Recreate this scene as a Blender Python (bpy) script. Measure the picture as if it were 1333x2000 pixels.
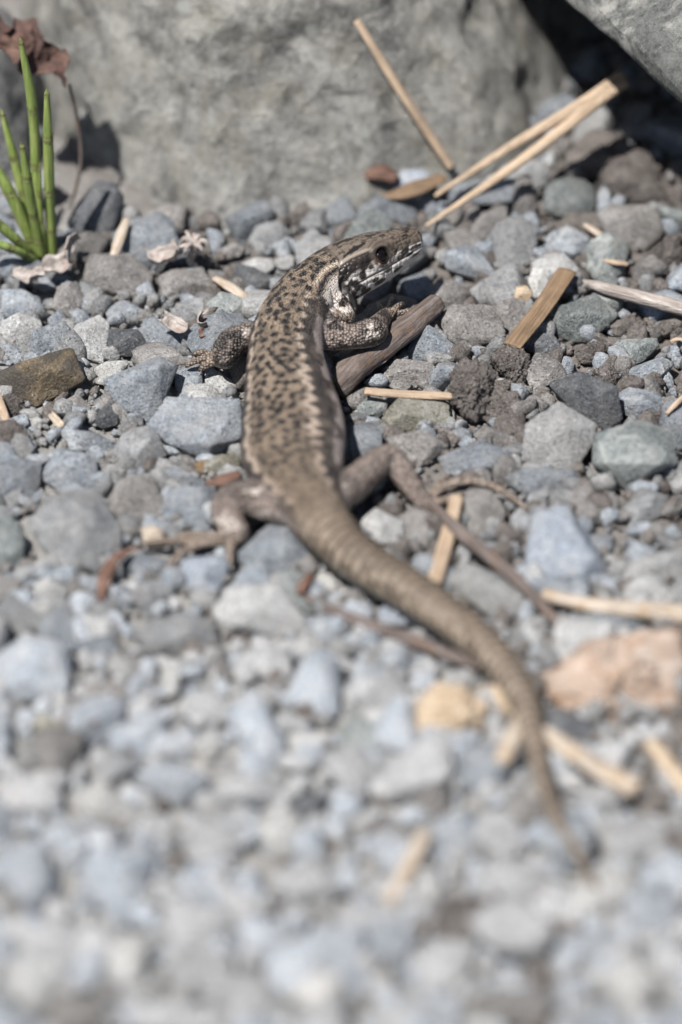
import bpy, bmesh, math, random, time
import numpy as np
from mathutils import Vector, Matrix

T0 = time.time()
sc = bpy.context.scene
for o in list(bpy.data.objects):
    bpy.data.objects.remove(o)

# ------------------------------------------------------------------ camera
# one Blender unit is one centimetre (close-up of a small lizard)
sc.unit_settings.system = 'METRIC'
sc.unit_settings.scale_length = 0.01
PITCH = math.radians(40.0)
D0 = 58.0
LENS = 167.0
PW, PH = 1333.0, 2000.0
FPX = LENS / 24.0 * PW
CAM = np.array([0.0, -D0 * math.cos(PITCH), D0 * math.sin(PITCH)])
FW = np.array([0.0, math.cos(PITCH), -math.sin(PITCH)])
UPV = np.array([0.0, math.sin(PITCH), math.cos(PITCH)])
RT = np.array([1.0, 0.0, 0.0])

cam_data = bpy.data.cameras.new('camera')
cam = bpy.data.objects.new('camera', cam_data)
sc.collection.objects.link(cam)
cam.location = CAM
cam.rotation_euler = (math.pi / 2 - PITCH, 0, 0)
cam_data.sensor_fit = 'VERTICAL'
cam_data.sensor_height = 36.0
cam_data.sensor_width = 24.0
cam_data.lens = LENS * (36.0 / 2000.0) / (24.0 / 1333.0)
cam_data.clip_start = 1.0
cam_data.clip_end = 5000.0
cam_data.dof.use_dof = True
cam_data.dof.focus_distance = 59.9
cam_data.dof.aperture_fstop = 0.09
sc.camera = cam

# ------------------------------------------------------------------ sky, sun, exposure
SUN_DIR = np.array([0.34, 0.31, -1.0])          # the way the light travels
SUN_DIR /= np.linalg.norm(SUN_DIR)
elev = math.asin(-SUN_DIR[2])
az = math.atan2(-SUN_DIR[0], -SUN_DIR[1])        # from +y towards +x
world = bpy.data.worlds.new('World')
sc.world = world
world.use_nodes = True
wn = world.node_tree.nodes
sky = wn.new('ShaderNodeTexSky')
sky.sky_type = 'NISHITA'
sky.sun_disc = False
sky.sun_elevation = elev
sky.sun_rotation = az
bgn = wn['Background']
bgn.inputs['Strength'].default_value = 0.052
world.node_tree.links.new(sky.outputs[0], bgn.inputs[0])
sun_data = bpy.data.lights.new('sun', 'SUN')
sun_data.energy = 5.0
sun_data.angle = math.radians(0.53)
sun_data.color = (1.0, 0.965, 0.925)
sun = bpy.data.objects.new('sun', sun_data)
sc.collection.objects.link(sun)
sun.rotation_euler = Vector(SUN_DIR).to_track_quat('-Z', 'Y').to_euler()
sun.location = (-20, -20, 60)
sc.view_settings.view_transform = 'Standard'
sc.view_settings.look = 'None'
sc.view_settings.exposure = 0.64
sc.view_settings.gamma = 1.0
sc.view_settings.use_curve_mapping = False
sc.render.engine = 'CYCLES'
sc.cycles.use_denoising = True
sc.cycles.max_bounces = 6

# ------------------------------------------------------------------ layout helpers
def ray(u, v):
    d = FW * FPX + RT * (u - PW / 2) + UPV * (PH / 2 - v)
    return d / np.linalg.norm(d)

def P(u, v, z=0.0):
    """point at height z seen at photo position (u, v)"""
    d = ray(u, v)
    return CAM + d * ((z - CAM[2]) / d[2])

def PY(u, v, y):
    """point in the upright plane at depth y"""
    d = ray(u, v)
    return CAM + d * ((y - CAM[1]) / d[1])

def proj(p):
    q = np.asarray(p) - CAM
    w = q @ FW
    return PW / 2 + FPX * (q @ RT) / w, PH / 2 - FPX * (q @ UPV) / w

def hash3(ix, iy, iz, seed):
    h = (ix.astype(np.uint32) * np.uint32(374761393) + iy.astype(np.uint32) * np.uint32(668265263)
         + iz.astype(np.uint32) * np.uint32(2147483647) + np.uint32((seed * 974711 + 12345) & 0xffffffff))
    h = (h ^ (h >> np.uint32(13))) * np.uint32(1274126177)
    h = (h ^ (h >> np.uint32(16))) * np.uint32(2246822519)
    h = h ^ (h >> np.uint32(15))
    return (h & np.uint32(0xffffff)).astype(np.float64) / float(0xffffff)

def vnoise(p, seed=0):
    p = np.asarray(p, dtype=np.float64)
    i = np.floor(p).astype(np.int64)
    f = p - i
    f = f * f * (3 - 2 * f)
    r = 0
    for dx in (0, 1):
        for dy in (0, 1):
            for dz in (0, 1):
                w = ((f[:, 0] if dx else 1 - f[:, 0]) * (f[:, 1] if dy else 1 - f[:, 1]) * (f[:, 2] if dz else 1 - f[:, 2]))
                r = r + w * hash3(i[:, 0] + dx, i[:, 1] + dy, i[:, 2] + dz, seed)
    return r * 2 - 1

def fbm(p, seed=0, octv=4, gain=0.5):
    p = np.asarray(p, dtype=np.float64)
    r = 0; a = 1.0
    for k in range(octv):
        r = r + a * vnoise(p * (2.03 ** k) + 17.3 * k, seed + k)
        a *= gain
    return r

def sstep(a, b, x):
    t = np.clip((x - a) / (b - a), 0, 1)
    return t * t * (3 - 2 * t)

def catmull(pts, per=8):
    pts = np.asarray(pts, dtype=float)
    n = len(pts)
    out = []
    for i in range(n - 1):
        p0 = pts[max(i - 1, 0)]; p1 = pts[i]; p2 = pts[i + 1]; p3 = pts[min(i + 2, n - 1)]
        for k in range(per):
            t = k / per
            out.append(0.5 * ((2 * p1) + (-p0 + p2) * t + (2 * p0 - 5 * p1 + 4 * p2 - p3) * t * t + (-p0 + 3 * p1 - 3 * p2 + p3) * t ** 3))
    out.append(pts[-1])
    return np.array(out)

def resample(pts, step):
    """equal arc-length samples; the first three columns are the position"""
    d = np.r_[0, np.cumsum(np.linalg.norm(np.diff(pts[:, :3], axis=0), axis=1))]
    n = max(3, int(d[-1] / step) + 1)
    s = np.linspace(0, d[-1], n)
    return s, np.stack([np.interp(s, d, pts[:, k]) for k in range(pts.shape[1])], axis=1)

def new_mesh(name, verts, faces, smooth=True):
    me = bpy.data.meshes.new(name)
    me.from_pydata([tuple(v) for v in verts], [], [tuple(f) for f in faces])
    if smooth:
        me.polygons.foreach_set('use_smooth', np.ones(len(me.polygons), dtype=bool))
    me.update()
    return me

def obj(name, me, mat=None, parent=None, label=None, cat=None, group=None, kind=None):
    o = bpy.data.objects.new(name, me)
    sc.collection.objects.link(o)
    if mat is not None and me is not None:
        if len(me.materials) == 0:
            me.materials.append(mat)
    if parent is not None:
        o.parent = parent
    for k, v in (('label', label), ('category', cat), ('group', group), ('kind', kind)):
        if v:
            o[k] = v
    return o

def centred(verts):
    """move the mesh origin to its own base so that each thing has a sensible place"""
    c = np.array([(verts[:, 0].min() + verts[:, 0].max()) / 2, (verts[:, 1].min() + verts[:, 1].max()) / 2, verts[:, 2].min()])
    return verts - c, c

def tube(pts, rad, nseg=10, flat=1.0, rough=0.0, seed=0, step=0.05, caps=True, ridges=0, ridge_amp=0.0, up_hint=(0, 0, 1)):
    """swept tube: pts (n,3), rad (n,) or number; flat squashes it along the up axis"""
    pts = np.asarray(pts, float)
    rad = np.ones(len(pts)) * rad if np.isscalar(rad) else np.asarray(rad, float)
    c = catmull(np.c_[pts, rad], 8) if len(pts) > 2 else np.c_[pts, rad]
    s, c = resample(c, step)
    X = c[:, :3]; R = np.maximum(c[:, 3], 1e-4)
    T = np.gradient(X, axis=0); T /= np.linalg.norm(T, axis=1)[:, None]
    up = np.array(up_hint, float)
    V = []; 
    th = np.linspace(0, 2 * math.pi, nseg, endpoint=False)
    for i in range(len(X)):
        S = np.cross(T[i], up); 
        if np.linalg.norm(S) < 1e-3: S = np.cross(T[i], np.array([0.0, 1.0, 0.0]))
        S /= np.linalg.norm(S); U = np.cross(S, T[i])
        rr = R[i] * (1 + ridge_amp * np.cos(ridges * th)) if ridges else R[i] * np.ones(nseg)
        V.append(X[i] + (np.cos(th) * rr)[:, None] * S + (np.sin(th) * rr * flat)[:, None] * U)
    V = np.concatenate(V)
    if rough:
        n = V - np.repeat(X, nseg, axis=0)
        q = np.c_[np.repeat(s, nseg) * 2.0, np.tile(np.cos(th), len(X)) * 1.3, np.tile(np.sin(th), len(X)) * 1.3]
        V = V + n * (rough * fbm(q, seed, 4))[:, None]
    F = []
    for i in range(len(X) - 1):
        for k in range(nseg):
            k2 = (k + 1) % nseg
            F.append((i * nseg + k, i * nseg + k2, (i + 1) * nseg + k2, (i + 1) * nseg + k))
    if caps:
        b = len(V)
        V = np.vstack([V, X[:1], X[-1:]])
        m = (len(X) - 1) * nseg
        for k in range(nseg):
            k2 = (k + 1) % nseg
            F.append((b, k2, k))
            F.append((b + 1, m + k, m + k2))
    return V, F

_ico = {}
def ico(n):
    if n not in _ico:
        bm = bmesh.new()
        bmesh.ops.create_icosphere(bm, subdivisions=n, radius=1.0)
        bm.verts.ensure_lookup_table()
        v = np.array([x.co[:] for x in bm.verts]); f = [tuple(x.index for x in q.verts) for q in bm.faces]
        bm.free()
        v /= np.linalg.norm(v, axis=1)[:, None]
        _ico[n] = (v, f)
    return _ico[n]

def hull_planes(pts):
    bm = bmesh.new()
    for p in pts: bm.verts.new(p)
    bmesh.ops.convex_hull(bm, input=bm.verts)
    bm.normal_update()
    c = pts.mean(axis=0)
    N, D = [], []
    for f in bm.faces:
        n = np.array(f.normal[:]); q = np.array(f.verts[0].co[:])
        if f.calc_area() < 1e-7: continue
        d = n @ (q - c)
        if d < 0: n, d = -n, -d
        N.append(n); D.append(max(d, 1e-3))
    bm.free()
    return c, np.array(N), np.array(D)

def facet_body(c, N, D, sub=4, p=18.0, noise=0.05, nscale=3.0, seed=0, fine=0.0):
    """a faceted solid with worn edges: the rounded intersection of half-spaces, roughened"""
    dirs, F = ico(sub)
    q = np.maximum(dirs @ N.T, 0) / D[None, :]
    r = (q ** p).sum(axis=1) ** (-1.0 / p)
    V = dirs * r[:, None]
    size = np.median(r)
    off = np.array([seed * 3.17, seed * 1.31, seed * 2.03]) % 97
    n1 = fbm(V / size * nscale * 0.4 + off, seed, 4, 0.55)
    V = V + dirs * (size * noise * n1)[:, None]
    if fine:
        n2 = fbm(V / size * nscale * 2.2 + off, seed + 50, 3, 0.6)
        V = V + dirs * (size * fine * (np.abs(n2) * 2 - 0.6))[:, None]
    return V + c, F

# ------------------------------------------------------------------ materials
def mat_new(name):
    m = bpy.data.materials.new(name)
    m.use_nodes = True
    nt = m.node_tree
    return m, nt, nt.nodes['Principled BSDF']

def N_(nt, typ, **kw):
    n = nt.nodes.new(typ)
    for k, v in kw.items():
        if k in n.bl_rna.properties.keys() and k not in n.inputs.keys():
            setattr(n, k, v)
        else:
            n.inputs[k].default_value = v
    return n

def ramp(nt, src, stops):
    r = nt.nodes.new('ShaderNodeValToRGB')
    e = r.color_ramp.elements
    while len(e) < len(stops): e.new(0.5)
    for k, (p, c) in enumerate(stops):
        e[k].position = p
        e[k].color = (*c, 1) if len(c) == 3 else c
    nt.links.new(src, r.inputs[0])
    return r.outputs[0]

def mixc(nt, fac, a, b, blend='MIX'):
    m = nt.nodes.new('ShaderNodeMix')
    m.data_type = 'RGBA'; m.blend_type = blend
    for sock, val in ((m.inputs[0], fac), (m.inputs[6], a), (m.inputs[7], b)):
        if hasattr(val, 'is_linked') or isinstance(val, bpy.types.NodeSocket): nt.links.new(val, sock)
        elif isinstance(val, (int, float)): sock.default_value = val
        else: sock.default_value = (*val, 1)
    return m.outputs[2]

def math_(nt, op, a, b=None):
    m = nt.nodes.new('ShaderNodeMath'); m.operation = op
    for k, v in enumerate((a, b)):
        if v is None: continue
        if isinstance(v, bpy.types.NodeSocket): nt.links.new(v, m.inputs[k])
        else: m.inputs[k].default_value = v
    return m.outputs[0]

def obj_coords(nt):
    tc = nt.nodes.new('ShaderNodeTexCoord'); oi = nt.nodes.new('ShaderNodeObjectInfo')
    sc_ = nt.nodes.new('ShaderNodeVectorMath'); sc_.operation = 'MULTIPLY_ADD'
    nt.links.new(oi.outputs['Random'], sc_.inputs[0]); sc_.inputs[1].default_value = (37, 53, 71)
    nt.links.new(tc.outputs['Object'], sc_.inputs[2])
    return sc_.outputs[0], oi.outputs['Random']

def noise(nt, co, scale, detail=4, rough=0.55, dist=0.0):
    n = nt.nodes.new('ShaderNodeTexNoise')
    nt.links.new(co, n.inputs['Vector'])
    n.inputs['Scale'].default_value = scale; n.inputs['Detail'].default_value = detail
    n.inputs['Roughness'].default_value = rough; n.inputs['Distortion'].default_value = dist
    return n.outputs[0]

def voro(nt, co, scale, feature='F1', rnd=1.0, out='Distance'):
    n = nt.nodes.new('ShaderNodeTexVoronoi'); n.feature = feature
    nt.links.new(co, n.inputs['Vector'])
    n.inputs['Scale'].default_value = scale; n.inputs['Randomness'].default_value = rnd
    return n.outputs[out]

def bump(nt, bsdf, height, dist=0.02, strength=1.0, prev=None):
    b = nt.nodes.new('ShaderNodeBump')
    b.inputs['Strength'].default_value = strength; b.inputs['Distance'].default_value = dist
    nt.links.new(height, b.inputs['Height'])
    if prev is not None: nt.links.new(prev, b.inputs['Normal'])
    nt.links.new(b.outputs[0], bsdf.inputs['Normal'])
    return b.outputs[0]

def stone_mat(name, dark, mid, light, speck=(0.5, 0.52, 0.52), speck_amt=0.35, dust=(0.26, 0.235, 0.21), dust_amt=0.25,
              patch=None, patch_cut=0.62, rough=0.72, bumpd=0.02, scale=1.0, var=0.25, pit=0.0):
    m, nt, b = mat_new(name)
    co, rnd = obj_coords(nt)
    n1 = noise(nt, co, 2.6 * scale, 6, 0.62, 0.4)
    col = ramp(nt, n1, [(0.30, dark), (0.5, mid), (0.70, light)])
    n2 = noise(nt, co, 16 * scale, 5, 0.7)
    col = mixc(nt, 0.8, col, ramp(nt, n2, [(0.30, (0.38,) * 3), (0.42, (.86,) * 3), (0.55, (1.05,) * 3), (0.70, (1.6,) * 3)]), 'MULTIPLY')
    # crystal specks, dark and pale
    n3 = noise(nt, co, 32 * scale, 3, 0.65)
    col = mixc(nt, ramp(nt, n3, [(0.57, (0, 0, 0)), (0.67, (min(1, speck_amt * 1.7),) * 3)]), col, speck)
    n4 = noise(nt, co, 27 * scale, 3, 0.65)
    col = mixc(nt, ramp(nt, n4, [(0.34, (0.85,) * 3), (0.44, (0, 0, 0))]), col, tuple(c * 0.35 for c in dark))
    if patch is not None:
        n5 = noise(nt, co, 1.5 * scale, 5, 0.65, 0.8)
        col = mixc(nt, ramp(nt, n5, [(patch_cut, (0, 0, 0)), (patch_cut + 0.09, (0.8,) * 3)]), col, patch)
    # dry dust that settled in blotches
    n6 = noise(nt, co, 3.4, 6, 0.7)
    col = mixc(nt, ramp(nt, n6, [(0.48, (0, 0, 0)), (0.72, (dust_amt,) * 3)]), col, dust)
    # each stone a little lighter or darker
    hv = nt.nodes.new('ShaderNodeHueSaturation')
    nt.links.new(col, hv.inputs['Color'])
    nt.links.new(math_(nt, 'MULTIPLY_ADD', rnd, 2 * var), hv.inputs['Value'])
    hv.inputs['Value'].links[0].from_node.inputs[2].default_value = 1 - var
    nt.links.new(hv.outputs[0], b.inputs['Base Color'])
    rr = nt.nodes.new('ShaderNodeMapRange'); nt.links.new(n3, rr.inputs[0])
    rr.inputs[1].default_value = 0.3; rr.inputs[2].default_value = 0.75
    rr.inputs[3].default_value = rough + 0.15; rr.inputs[4].default_value = rough - 0.22
    nt.links.new(rr.outputs[0], b.inputs['Roughness'])
    b.inputs['Specular IOR Level'].default_value = 0.4
    nb = noise(nt, co, 9 * scale, 7, 0.68)
    pb = bump(nt, b, nb, bumpd * 5.0, 1.0)
    nb2 = noise(nt, co, 34 * scale, 4, 0.65)
    bump(nt, b, nb2, bumpd * 2.2, 1.0, pb)
    return m

M = {}
DU = (.43, .41, .385)
M['blue'] = stone_mat('stone_blue_grey', (.178, .2, .228), (.293, .323, .357), (.428, .458, .483), patch=(.54, .55, .53), patch_cut=0.60, dust_amt=0.5, dust=DU)
M['slate'] = stone_mat('stone_slate', (.22, .25, .295), (.28, .315, .365), (.35, .385, .425), speck_amt=0.15, dust_amt=0.45, bumpd=0.012, dust=DU)
M['dark'] = stone_mat('stone_dark', (.075, .08, .09), (.135, .142, .153), (.22, .228, .24), speck_amt=0.3, dust_amt=0.35, dust=(.3, .29, .275))
M['grey'] = stone_mat('stone_grey', (.22, .226, .232), (.335, .342, .348), (.465, .47, .468), dust_amt=0.5, dust=DU)
M['pale'] = stone_mat('stone_pale', (.35, .352, .348), (.46, .462, .455), (.58, .578, .565), speck=(.7, .7, .68), dust_amt=0.45, dust=(.47, .445, .42))
M['white'] = stone_mat('stone_white', (.48, .475, .455), (.60, .595, .57), (.72, .71, .69), speck=(.8, .8, .78), dust_amt=0.35, dust=(.48, .45, .42), var=0.12)
M['brown'] = stone_mat('stone_brown_grey', (.18, .168, .158), (.285, .27, .257), (.395, .378, .36), dust_amt=0.45, dust=(.39, .365, .345))
M['green'] = stone_mat('stone_green_grey', (.125, .14, .14), (.235, .262, .26), (.39, .415, .405), speck=(.5, .54, .5), patch=(.50, .53, .505), patch_cut=0.56, dust_amt=0.4, dust=DU)
M['ochre'] = stone_mat('stone_ochre', (.26, .243, .19), (.38, .362, .295), (.48, .472, .42), patch=(.28, .168, .07), patch_cut=0.62, dust_amt=0.5, dust=DU)
M['tan'] = stone_mat('stone_tan', (.085, .075, .06), (.24, .178, .105), (.36, .29, .19), patch=(.115, .105, .095), patch_cut=0.53, rough=0.5, dust_amt=0.15)
M['dirt'] = stone_mat('soil_clod', (.13, .114, .104), (.215, .191, .175), (.30, .27, .248), speck=(.45, .41, .37), speck_amt=0.3, dust=(.31, .28, .26), dust_amt=0.45, rough=0.95, bumpd=0.045, var=0.15)
M['dusty'] = stone_mat('stone_dusty_blue', (.31, .345, .385), (.44, .48, .525), (.58, .612, .645), speck=(.7, .7, .7), dust_amt=0.5, dust=(.56, .545, .52), var=0.18)
M['chalk'] = stone_mat('stone_dusty_grey', (.37, .375, .378), (.49, .495, .498), (.615, .615, .61), speck=(.7, .7, .68), dust_amt=0.5, dust=(.58, .55, .52), var=0.18)
# ------------------------------------------------------------------ ground
def ground_height(x, y):
    q = np.c_[x, y, np.zeros_like(x)]
    h = 0.06 * fbm(q * 1.1, 3, 4) + 0.035 * fbm(q * 5.0, 9, 3)
    near = sstep(26, 16, np.hypot(x, y))
    rise = 0.10 * sstep(3.0, -2.0, y)                       # the gravel lies thicker towards the open side
    return h * near - 0.04 + rise * near

def make_ground():
    # fine grid near the lizard, coarse rings out to the horizon
    xs = np.r_[-4000, -1200, -400, -150, -60, -30, -18, np.arange(-9, 9.01, 0.12), 18, 30, 60, 150, 400, 1200, 4000]
    ys = np.r_[-4000, -1200, -400, -150, -60, -30, -20, np.arange(-12, 15.01, 0.12), 20, 30, 60, 150, 400, 1200, 4000]
    X, Y = np.meshgrid(xs, ys)
    Z = ground_height(X.ravel(), Y.ravel())
    V = np.c_[X.ravel(), Y.ravel(), Z]
    nx, ny = len(xs), len(ys)
    F = [(j * nx + i, j * nx + i + 1, (j + 1) * nx + i + 1, (j + 1) * nx + i) for j in range(ny - 1) for i in range(nx - 1)]
    m, nt, b = mat_new('dusty_soil')
    tc = nt.nodes.new('ShaderNodeTexCoord'); co = tc.outputs['Object']
    n1 = noise(nt, co, 0.5, 5, 0.6)
    grey = ramp(nt, noise(nt, co, 5, 6, 0.7), [(0.3, (.24, .232, .22)), (0.7, (.44, .43, .412))])
    brn = ramp(nt, noise(nt, co, 6, 6, 0.7), [(0.3, (.115, .10, .09)), (0.7, (.27, .24, .22))])
    sx = nt.nodes.new('ShaderNodeSeparateXYZ'); nt.links.new(co, sx.inputs[0])
    k = math_(nt, 'ADD', math_(nt, 'MULTIPLY', sx.outputs[0], 0.11), math_(nt, 'MULTIPLY', sx.outputs[1], 0.05))
    k = math_(nt, 'ADD', k, n1)
    col = mixc(nt, ramp(nt, k, [(0.35, (0, 0, 0)), (0.75, (1, 1, 1))]), grey, brn)
    far = nt.nodes.new('ShaderNodeMapRange'); nt.links.new(sx.outputs[1], far.inputs[0])
    far.inputs[1].default_value = 1.0; far.inputs[2].default_value = -3.0
    col = mixc(nt, math_(nt, 'MULTIPLY', far.outputs[0], 0.75), col, ramp(nt, noise(nt, co, 5, 6, 0.7), [(0.3, (.36, .35, .335)), (0.7, (.56, .545, .525))]))
    col = mixc(nt, ramp(nt, noise(nt, co, 30, 3, 0.6), [(0.58, (0, 0, 0)), (0.7, (.5, .5, .5))]), col, (.36, .34, .32))
    nt.links.new(col, b.inputs['Base Color']); b.inputs['Roughness'].default_value = 0.95
    b.inputs['Specular IOR Level'].default_value = 0.2
    pb = bump(nt, b, noise(nt, co, 7, 8, 0.7), 0.12, 1.0)
    bump(nt, b, noise(nt, co, 32, 4, 0.7), 0.03, 1.0, pb)
    obj('ground', new_mesh('ground', V, F), m, kind='structure')
make_ground()

# ------------------------------------------------------------------ boulders
def boulder_mat(name, dark, mid, light, lichen=(.5, .51, .47), lichen_cut=0.66, olive=None, splash=False):
    m, nt, b = mat_new(name)
    co = nt.nodes.new('ShaderNodeTexCoord').outputs['Object']
    col = ramp(nt, noise(nt, co, 0.75, 7, 0.62, 0.5), [(0.3, dark), (0.5, mid), (0.7, light)])
    col = mixc(nt, 0.7, col, ramp(nt, noise(nt, co, 4.0, 8, 0.78), [(0.36, (.25, .25, .26)), (0.5, (1, 1, 1)), (0.68, (1.7, 1.68, 1.62))]), 'MULTIPLY')
    col = mixc(nt, ramp(nt, noise(nt, co, 14, 4, 0.7), [(0.55, (0, 0, 0)), (0.68, (.45, .45, .45))]), col, tuple(min(1, c * 1.5) for c in light))
    col = mixc(nt, ramp(nt, noise(nt, co, 11, 4, 0.7), [(0.33, (.6, .6, .6)), (0.44, (0, 0, 0))]), col, tuple(c * 0.5 for c in dark))
    if olive:
        col = mixc(nt, ramp(nt, noise(nt, co, 1.6, 6, 0.7), [(0.45, (0, 0, 0)), (0.65, (.6, .6, .6))]), col, olive)
    # crusts of pale lichen, in spots
    d = voro(nt, co, 1.7); n = noise(nt, co, 4.0, 4, 0.6)
    f = math_(nt, 'ADD', math_(nt, 'MULTIPLY', d, 1.0), math_(nt, 'MULTIPLY', n, 0.45))
    gate = ramp(nt, noise(nt, co, 0.55, 3, 0.5), [(0.46, (0, 0, 0)), (0.54, (1, 1, 1))])
    col = mixc(nt, math_(nt, 'MULTIPLY', ramp(nt, f, [(0.34, (.9, .9, .9)), (0.42, (0, 0, 0))]), gate), col, lichen)
    # soil splashed up from the ground, in an uneven fringe
    sz_ = nt.nodes.new('ShaderNodeSeparateXYZ'); nt.links.new(co, sz_.inputs[0])
    fr_ = math_(nt, 'ADD', math_(nt, 'MULTIPLY', sz_.outputs[2], 0.5), math_(nt, 'MULTIPLY', noise(nt, co, 1.8, 6, 0.7), 1.6))
    col = mixc(nt, ramp(nt, fr_, [(0.86, (.75, .75, .75)), (1.0, (0, 0, 0))]) if splash else 0.0, col, (.24, .212, .19))
    # worn pale patches
    col = mixc(nt, ramp(nt, noise(nt, co, 1.1, 7, 0.72, 0.6), [(0.50, (0, 0, 0)), (0.62, (.85, .85, .85))]), col, (.55, .54, .50))
    nt.links.new(col, b.inputs['Base Color']); b.inputs['Roughness'].default_value = 0.85
    b.inputs['Specular IOR Level'].default_value = 0.3
    pb = bump(nt, b, noise(nt, co, 2.5, 9, 0.68), 0.42, 1.0)
    bump(nt, b, noise(nt, co, 12, 5, 0.7), 0.12, 1.0, pb)
    return m

def boulder(name, centre, planes, sub, p, nz, ns, seed, mat, label, extra=None):
    N = np.array([q[:3] for q in planes], float); N /= np.linalg.norm(N, axis=1)[:, None]
    D = np.array([q[3] for q in planes], float)
    dirs, F = ico(sub)
    c = np.array(centre, float)
    q = np.maximum(dirs @ N.T, 0) / D[None, :]
    V = dirs * ((q ** p).sum(axis=1) ** (-1.0 / p))[:, None]
    w = fbm(V * ns * 0.25 + seed, seed, 5, 0.52)
    # ledges: noise pinched into steps
    st = fbm(V * ns * 0.55 + seed * 2, seed + 7, 4, 0.5)
    V = V + dirs * (nz * w + nz * 0.35 * np.tanh(3 * st))[:, None] + dirs * (0.025 * fbm(V * 6, seed + 3, 3))[:, None]
    V = V + c
    if extra is not None: V = extra(V)
    V, o = centred(V)
    ob = obj(name, new_mesh(name, V, F), mat, label=label, cat='rock')
    ob.location = o
    return ob

m_back = boulder_mat('boulder_stone', (.175, .173, .166), (.33, .325, .305), (.48, .474, .445), olive=(.33, .31, .252), splash=True)
m_left = boulder_mat('boulder_stone_grey', (.17, .172, .175), (.27, .272, .27), (.37, .37, .365))
m_right = boulder_mat('boulder_stone_light', (.11, .114, .108), (.165, .172, .163), (.225, .232, .22))
BC = np.array((-0.8, 9.9, 1.0)); BN = np.array((0.22, -0.84, 0.50)); BN /= np.linalg.norm(BN)
BD = float(BN @ (np.array((-2.4, 5.5, 0.0)) - BC))
def on_boulder(u, v, gap=0.08):
    """where the line of sight meets the front face of the boulder"""
    d = ray(u, v)
    return CAM + d * (((BC + BN * (BD + gap) - CAM) @ BN) / (d @ BN))
boulder('boulder', BC,
        [(*BN, BD), (0.05, -0.55, 0.83, BD + 1.5), (-0.62, -0.74, 0.30, 3.3), (-1, -0.2, 0.15, 3.2), (0.78, -0.30, 0.48, 2.95), (0.85, 0.3, 0.3, 3.9),
         (0, 1, 0, 3.6), (0, 0, 1, 6.0), (-0.4, -0.3, 0.85, 5.6), (0.4, 0, 0.9, 5.4), (0, 0, -1, 1.8)],
        6, 34, 0.17, 2.3, 14, m_back, 'large olive-grey boulder with pale lichen spots standing behind the lizard')
def through(n, pt, c):
    n = np.array(n, float); n /= np.linalg.norm(n)
    return (*n, float(n @ (np.array(pt) - np.array(c))))
oc_ = (6.1, 8.2, 3.4)
e1, e2 = P(1075, 0, 3.0), P(1333, 215, 3.0)
em = (e1 + e2) / 2
boulder('overhanging_rock', oc_,
        [through((-.52, -.31, .80), em, oc_), through((-.40, -.24, -.88), em, oc_), through((-.8, .35, .2), e1 + np.array([-2.0, 3.4, .4]), oc_), (0, -1, .1, 4.0), (1, 0, 0, 4), (0, 1, 0.1, 5.0), (0, 0, 1, 4.0), (0, -.6, .8, 3.8)],
        5, 30, 0.07, 1.2, 23, m_right, 'smooth light grey rock overhanging a dark gap above the soil')
boulder('side_rock', (-5.15, 7.55, 0.2),
        [(0.45, -0.75, 0.42, 1.2), (-0.3, -0.85, 0.4, 1.3), (0.9, -0.1, 0.3, 1.1), (0.2, -0.3, 0.9, 1.3), (-1, 0, 0.1, 2.0), (0, 1, 0, 1.0), (0, 0, -1, 1.0)],
        5, 16, 0.08, 2.4, 31, m_left, 'small grey rock behind the green horsetail stems')
# ------------------------------------------------------------------ lizard
SP = [  # photo u, v, height z, half width, rise above and drop below the axis (cm)
    (824, 468, 1.01, .02, .02, .02), (820, 468, 1.015, .12, .115, .115), (811, 470, 1.02, .185, .18, .20), (789, 477, 1.04, .225, .205, .265), (765, 485, 1.06, .28, .235, .315),
    (738, 494, 1.08, .33, .265, .36), (708, 505, 1.09, .365, .28, .40), (675, 518, 1.08, .39, .285, .43), (643, 535, 1.05, .395, .285, .43),
    (612, 560, 1.00, .395, .30, .42), (585, 596, .93, .41, .33, .41), (564, 642, .86, .45, .355, .41), (557, 700, .79, .485, .37, .40),
    (563, 760, .75, .555, .38, .40), (571, 830, .72, .63, .38, .40), (573, 890, .70, .64, .38, .38), (592, 945, .68, .53, .37, .36),
    (617, 995, .64, .40, .34, .32), (650, 1042, .60, .315, .29, .28), (700, 1090, .56, .285, .265, .255), (795, 1150, .54, .265, .25, .24),
    (895, 1218, .52, .235, .225, .22), (975, 1290, .50, .21, .20, .20), (1025, 1370, .48, .17, .165, .165), (1045, 1450, .46, .135, .13, .13),
    (1066, 1540, .44, .10, .10, .10), (1100, 1620, .42, .075, .075, .075), (1142, 1692, .40, .058, .058, .058), (1186, 1770, .36, .026, .026, .026)]
EYE_H, EYE_T = 0.62, 75.0      # where the eye sits along and round the head
EYE_S = 0.62 + 0.27 * float(0.0 + (lambda t: t * t * (3 - 2 * t))((75.0 - 30) / 65.0))

def limb_pts(rows):
    a = np.array([[*P(u, v, z), r] for (u, v, z, r) in rows])
    return a

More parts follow.
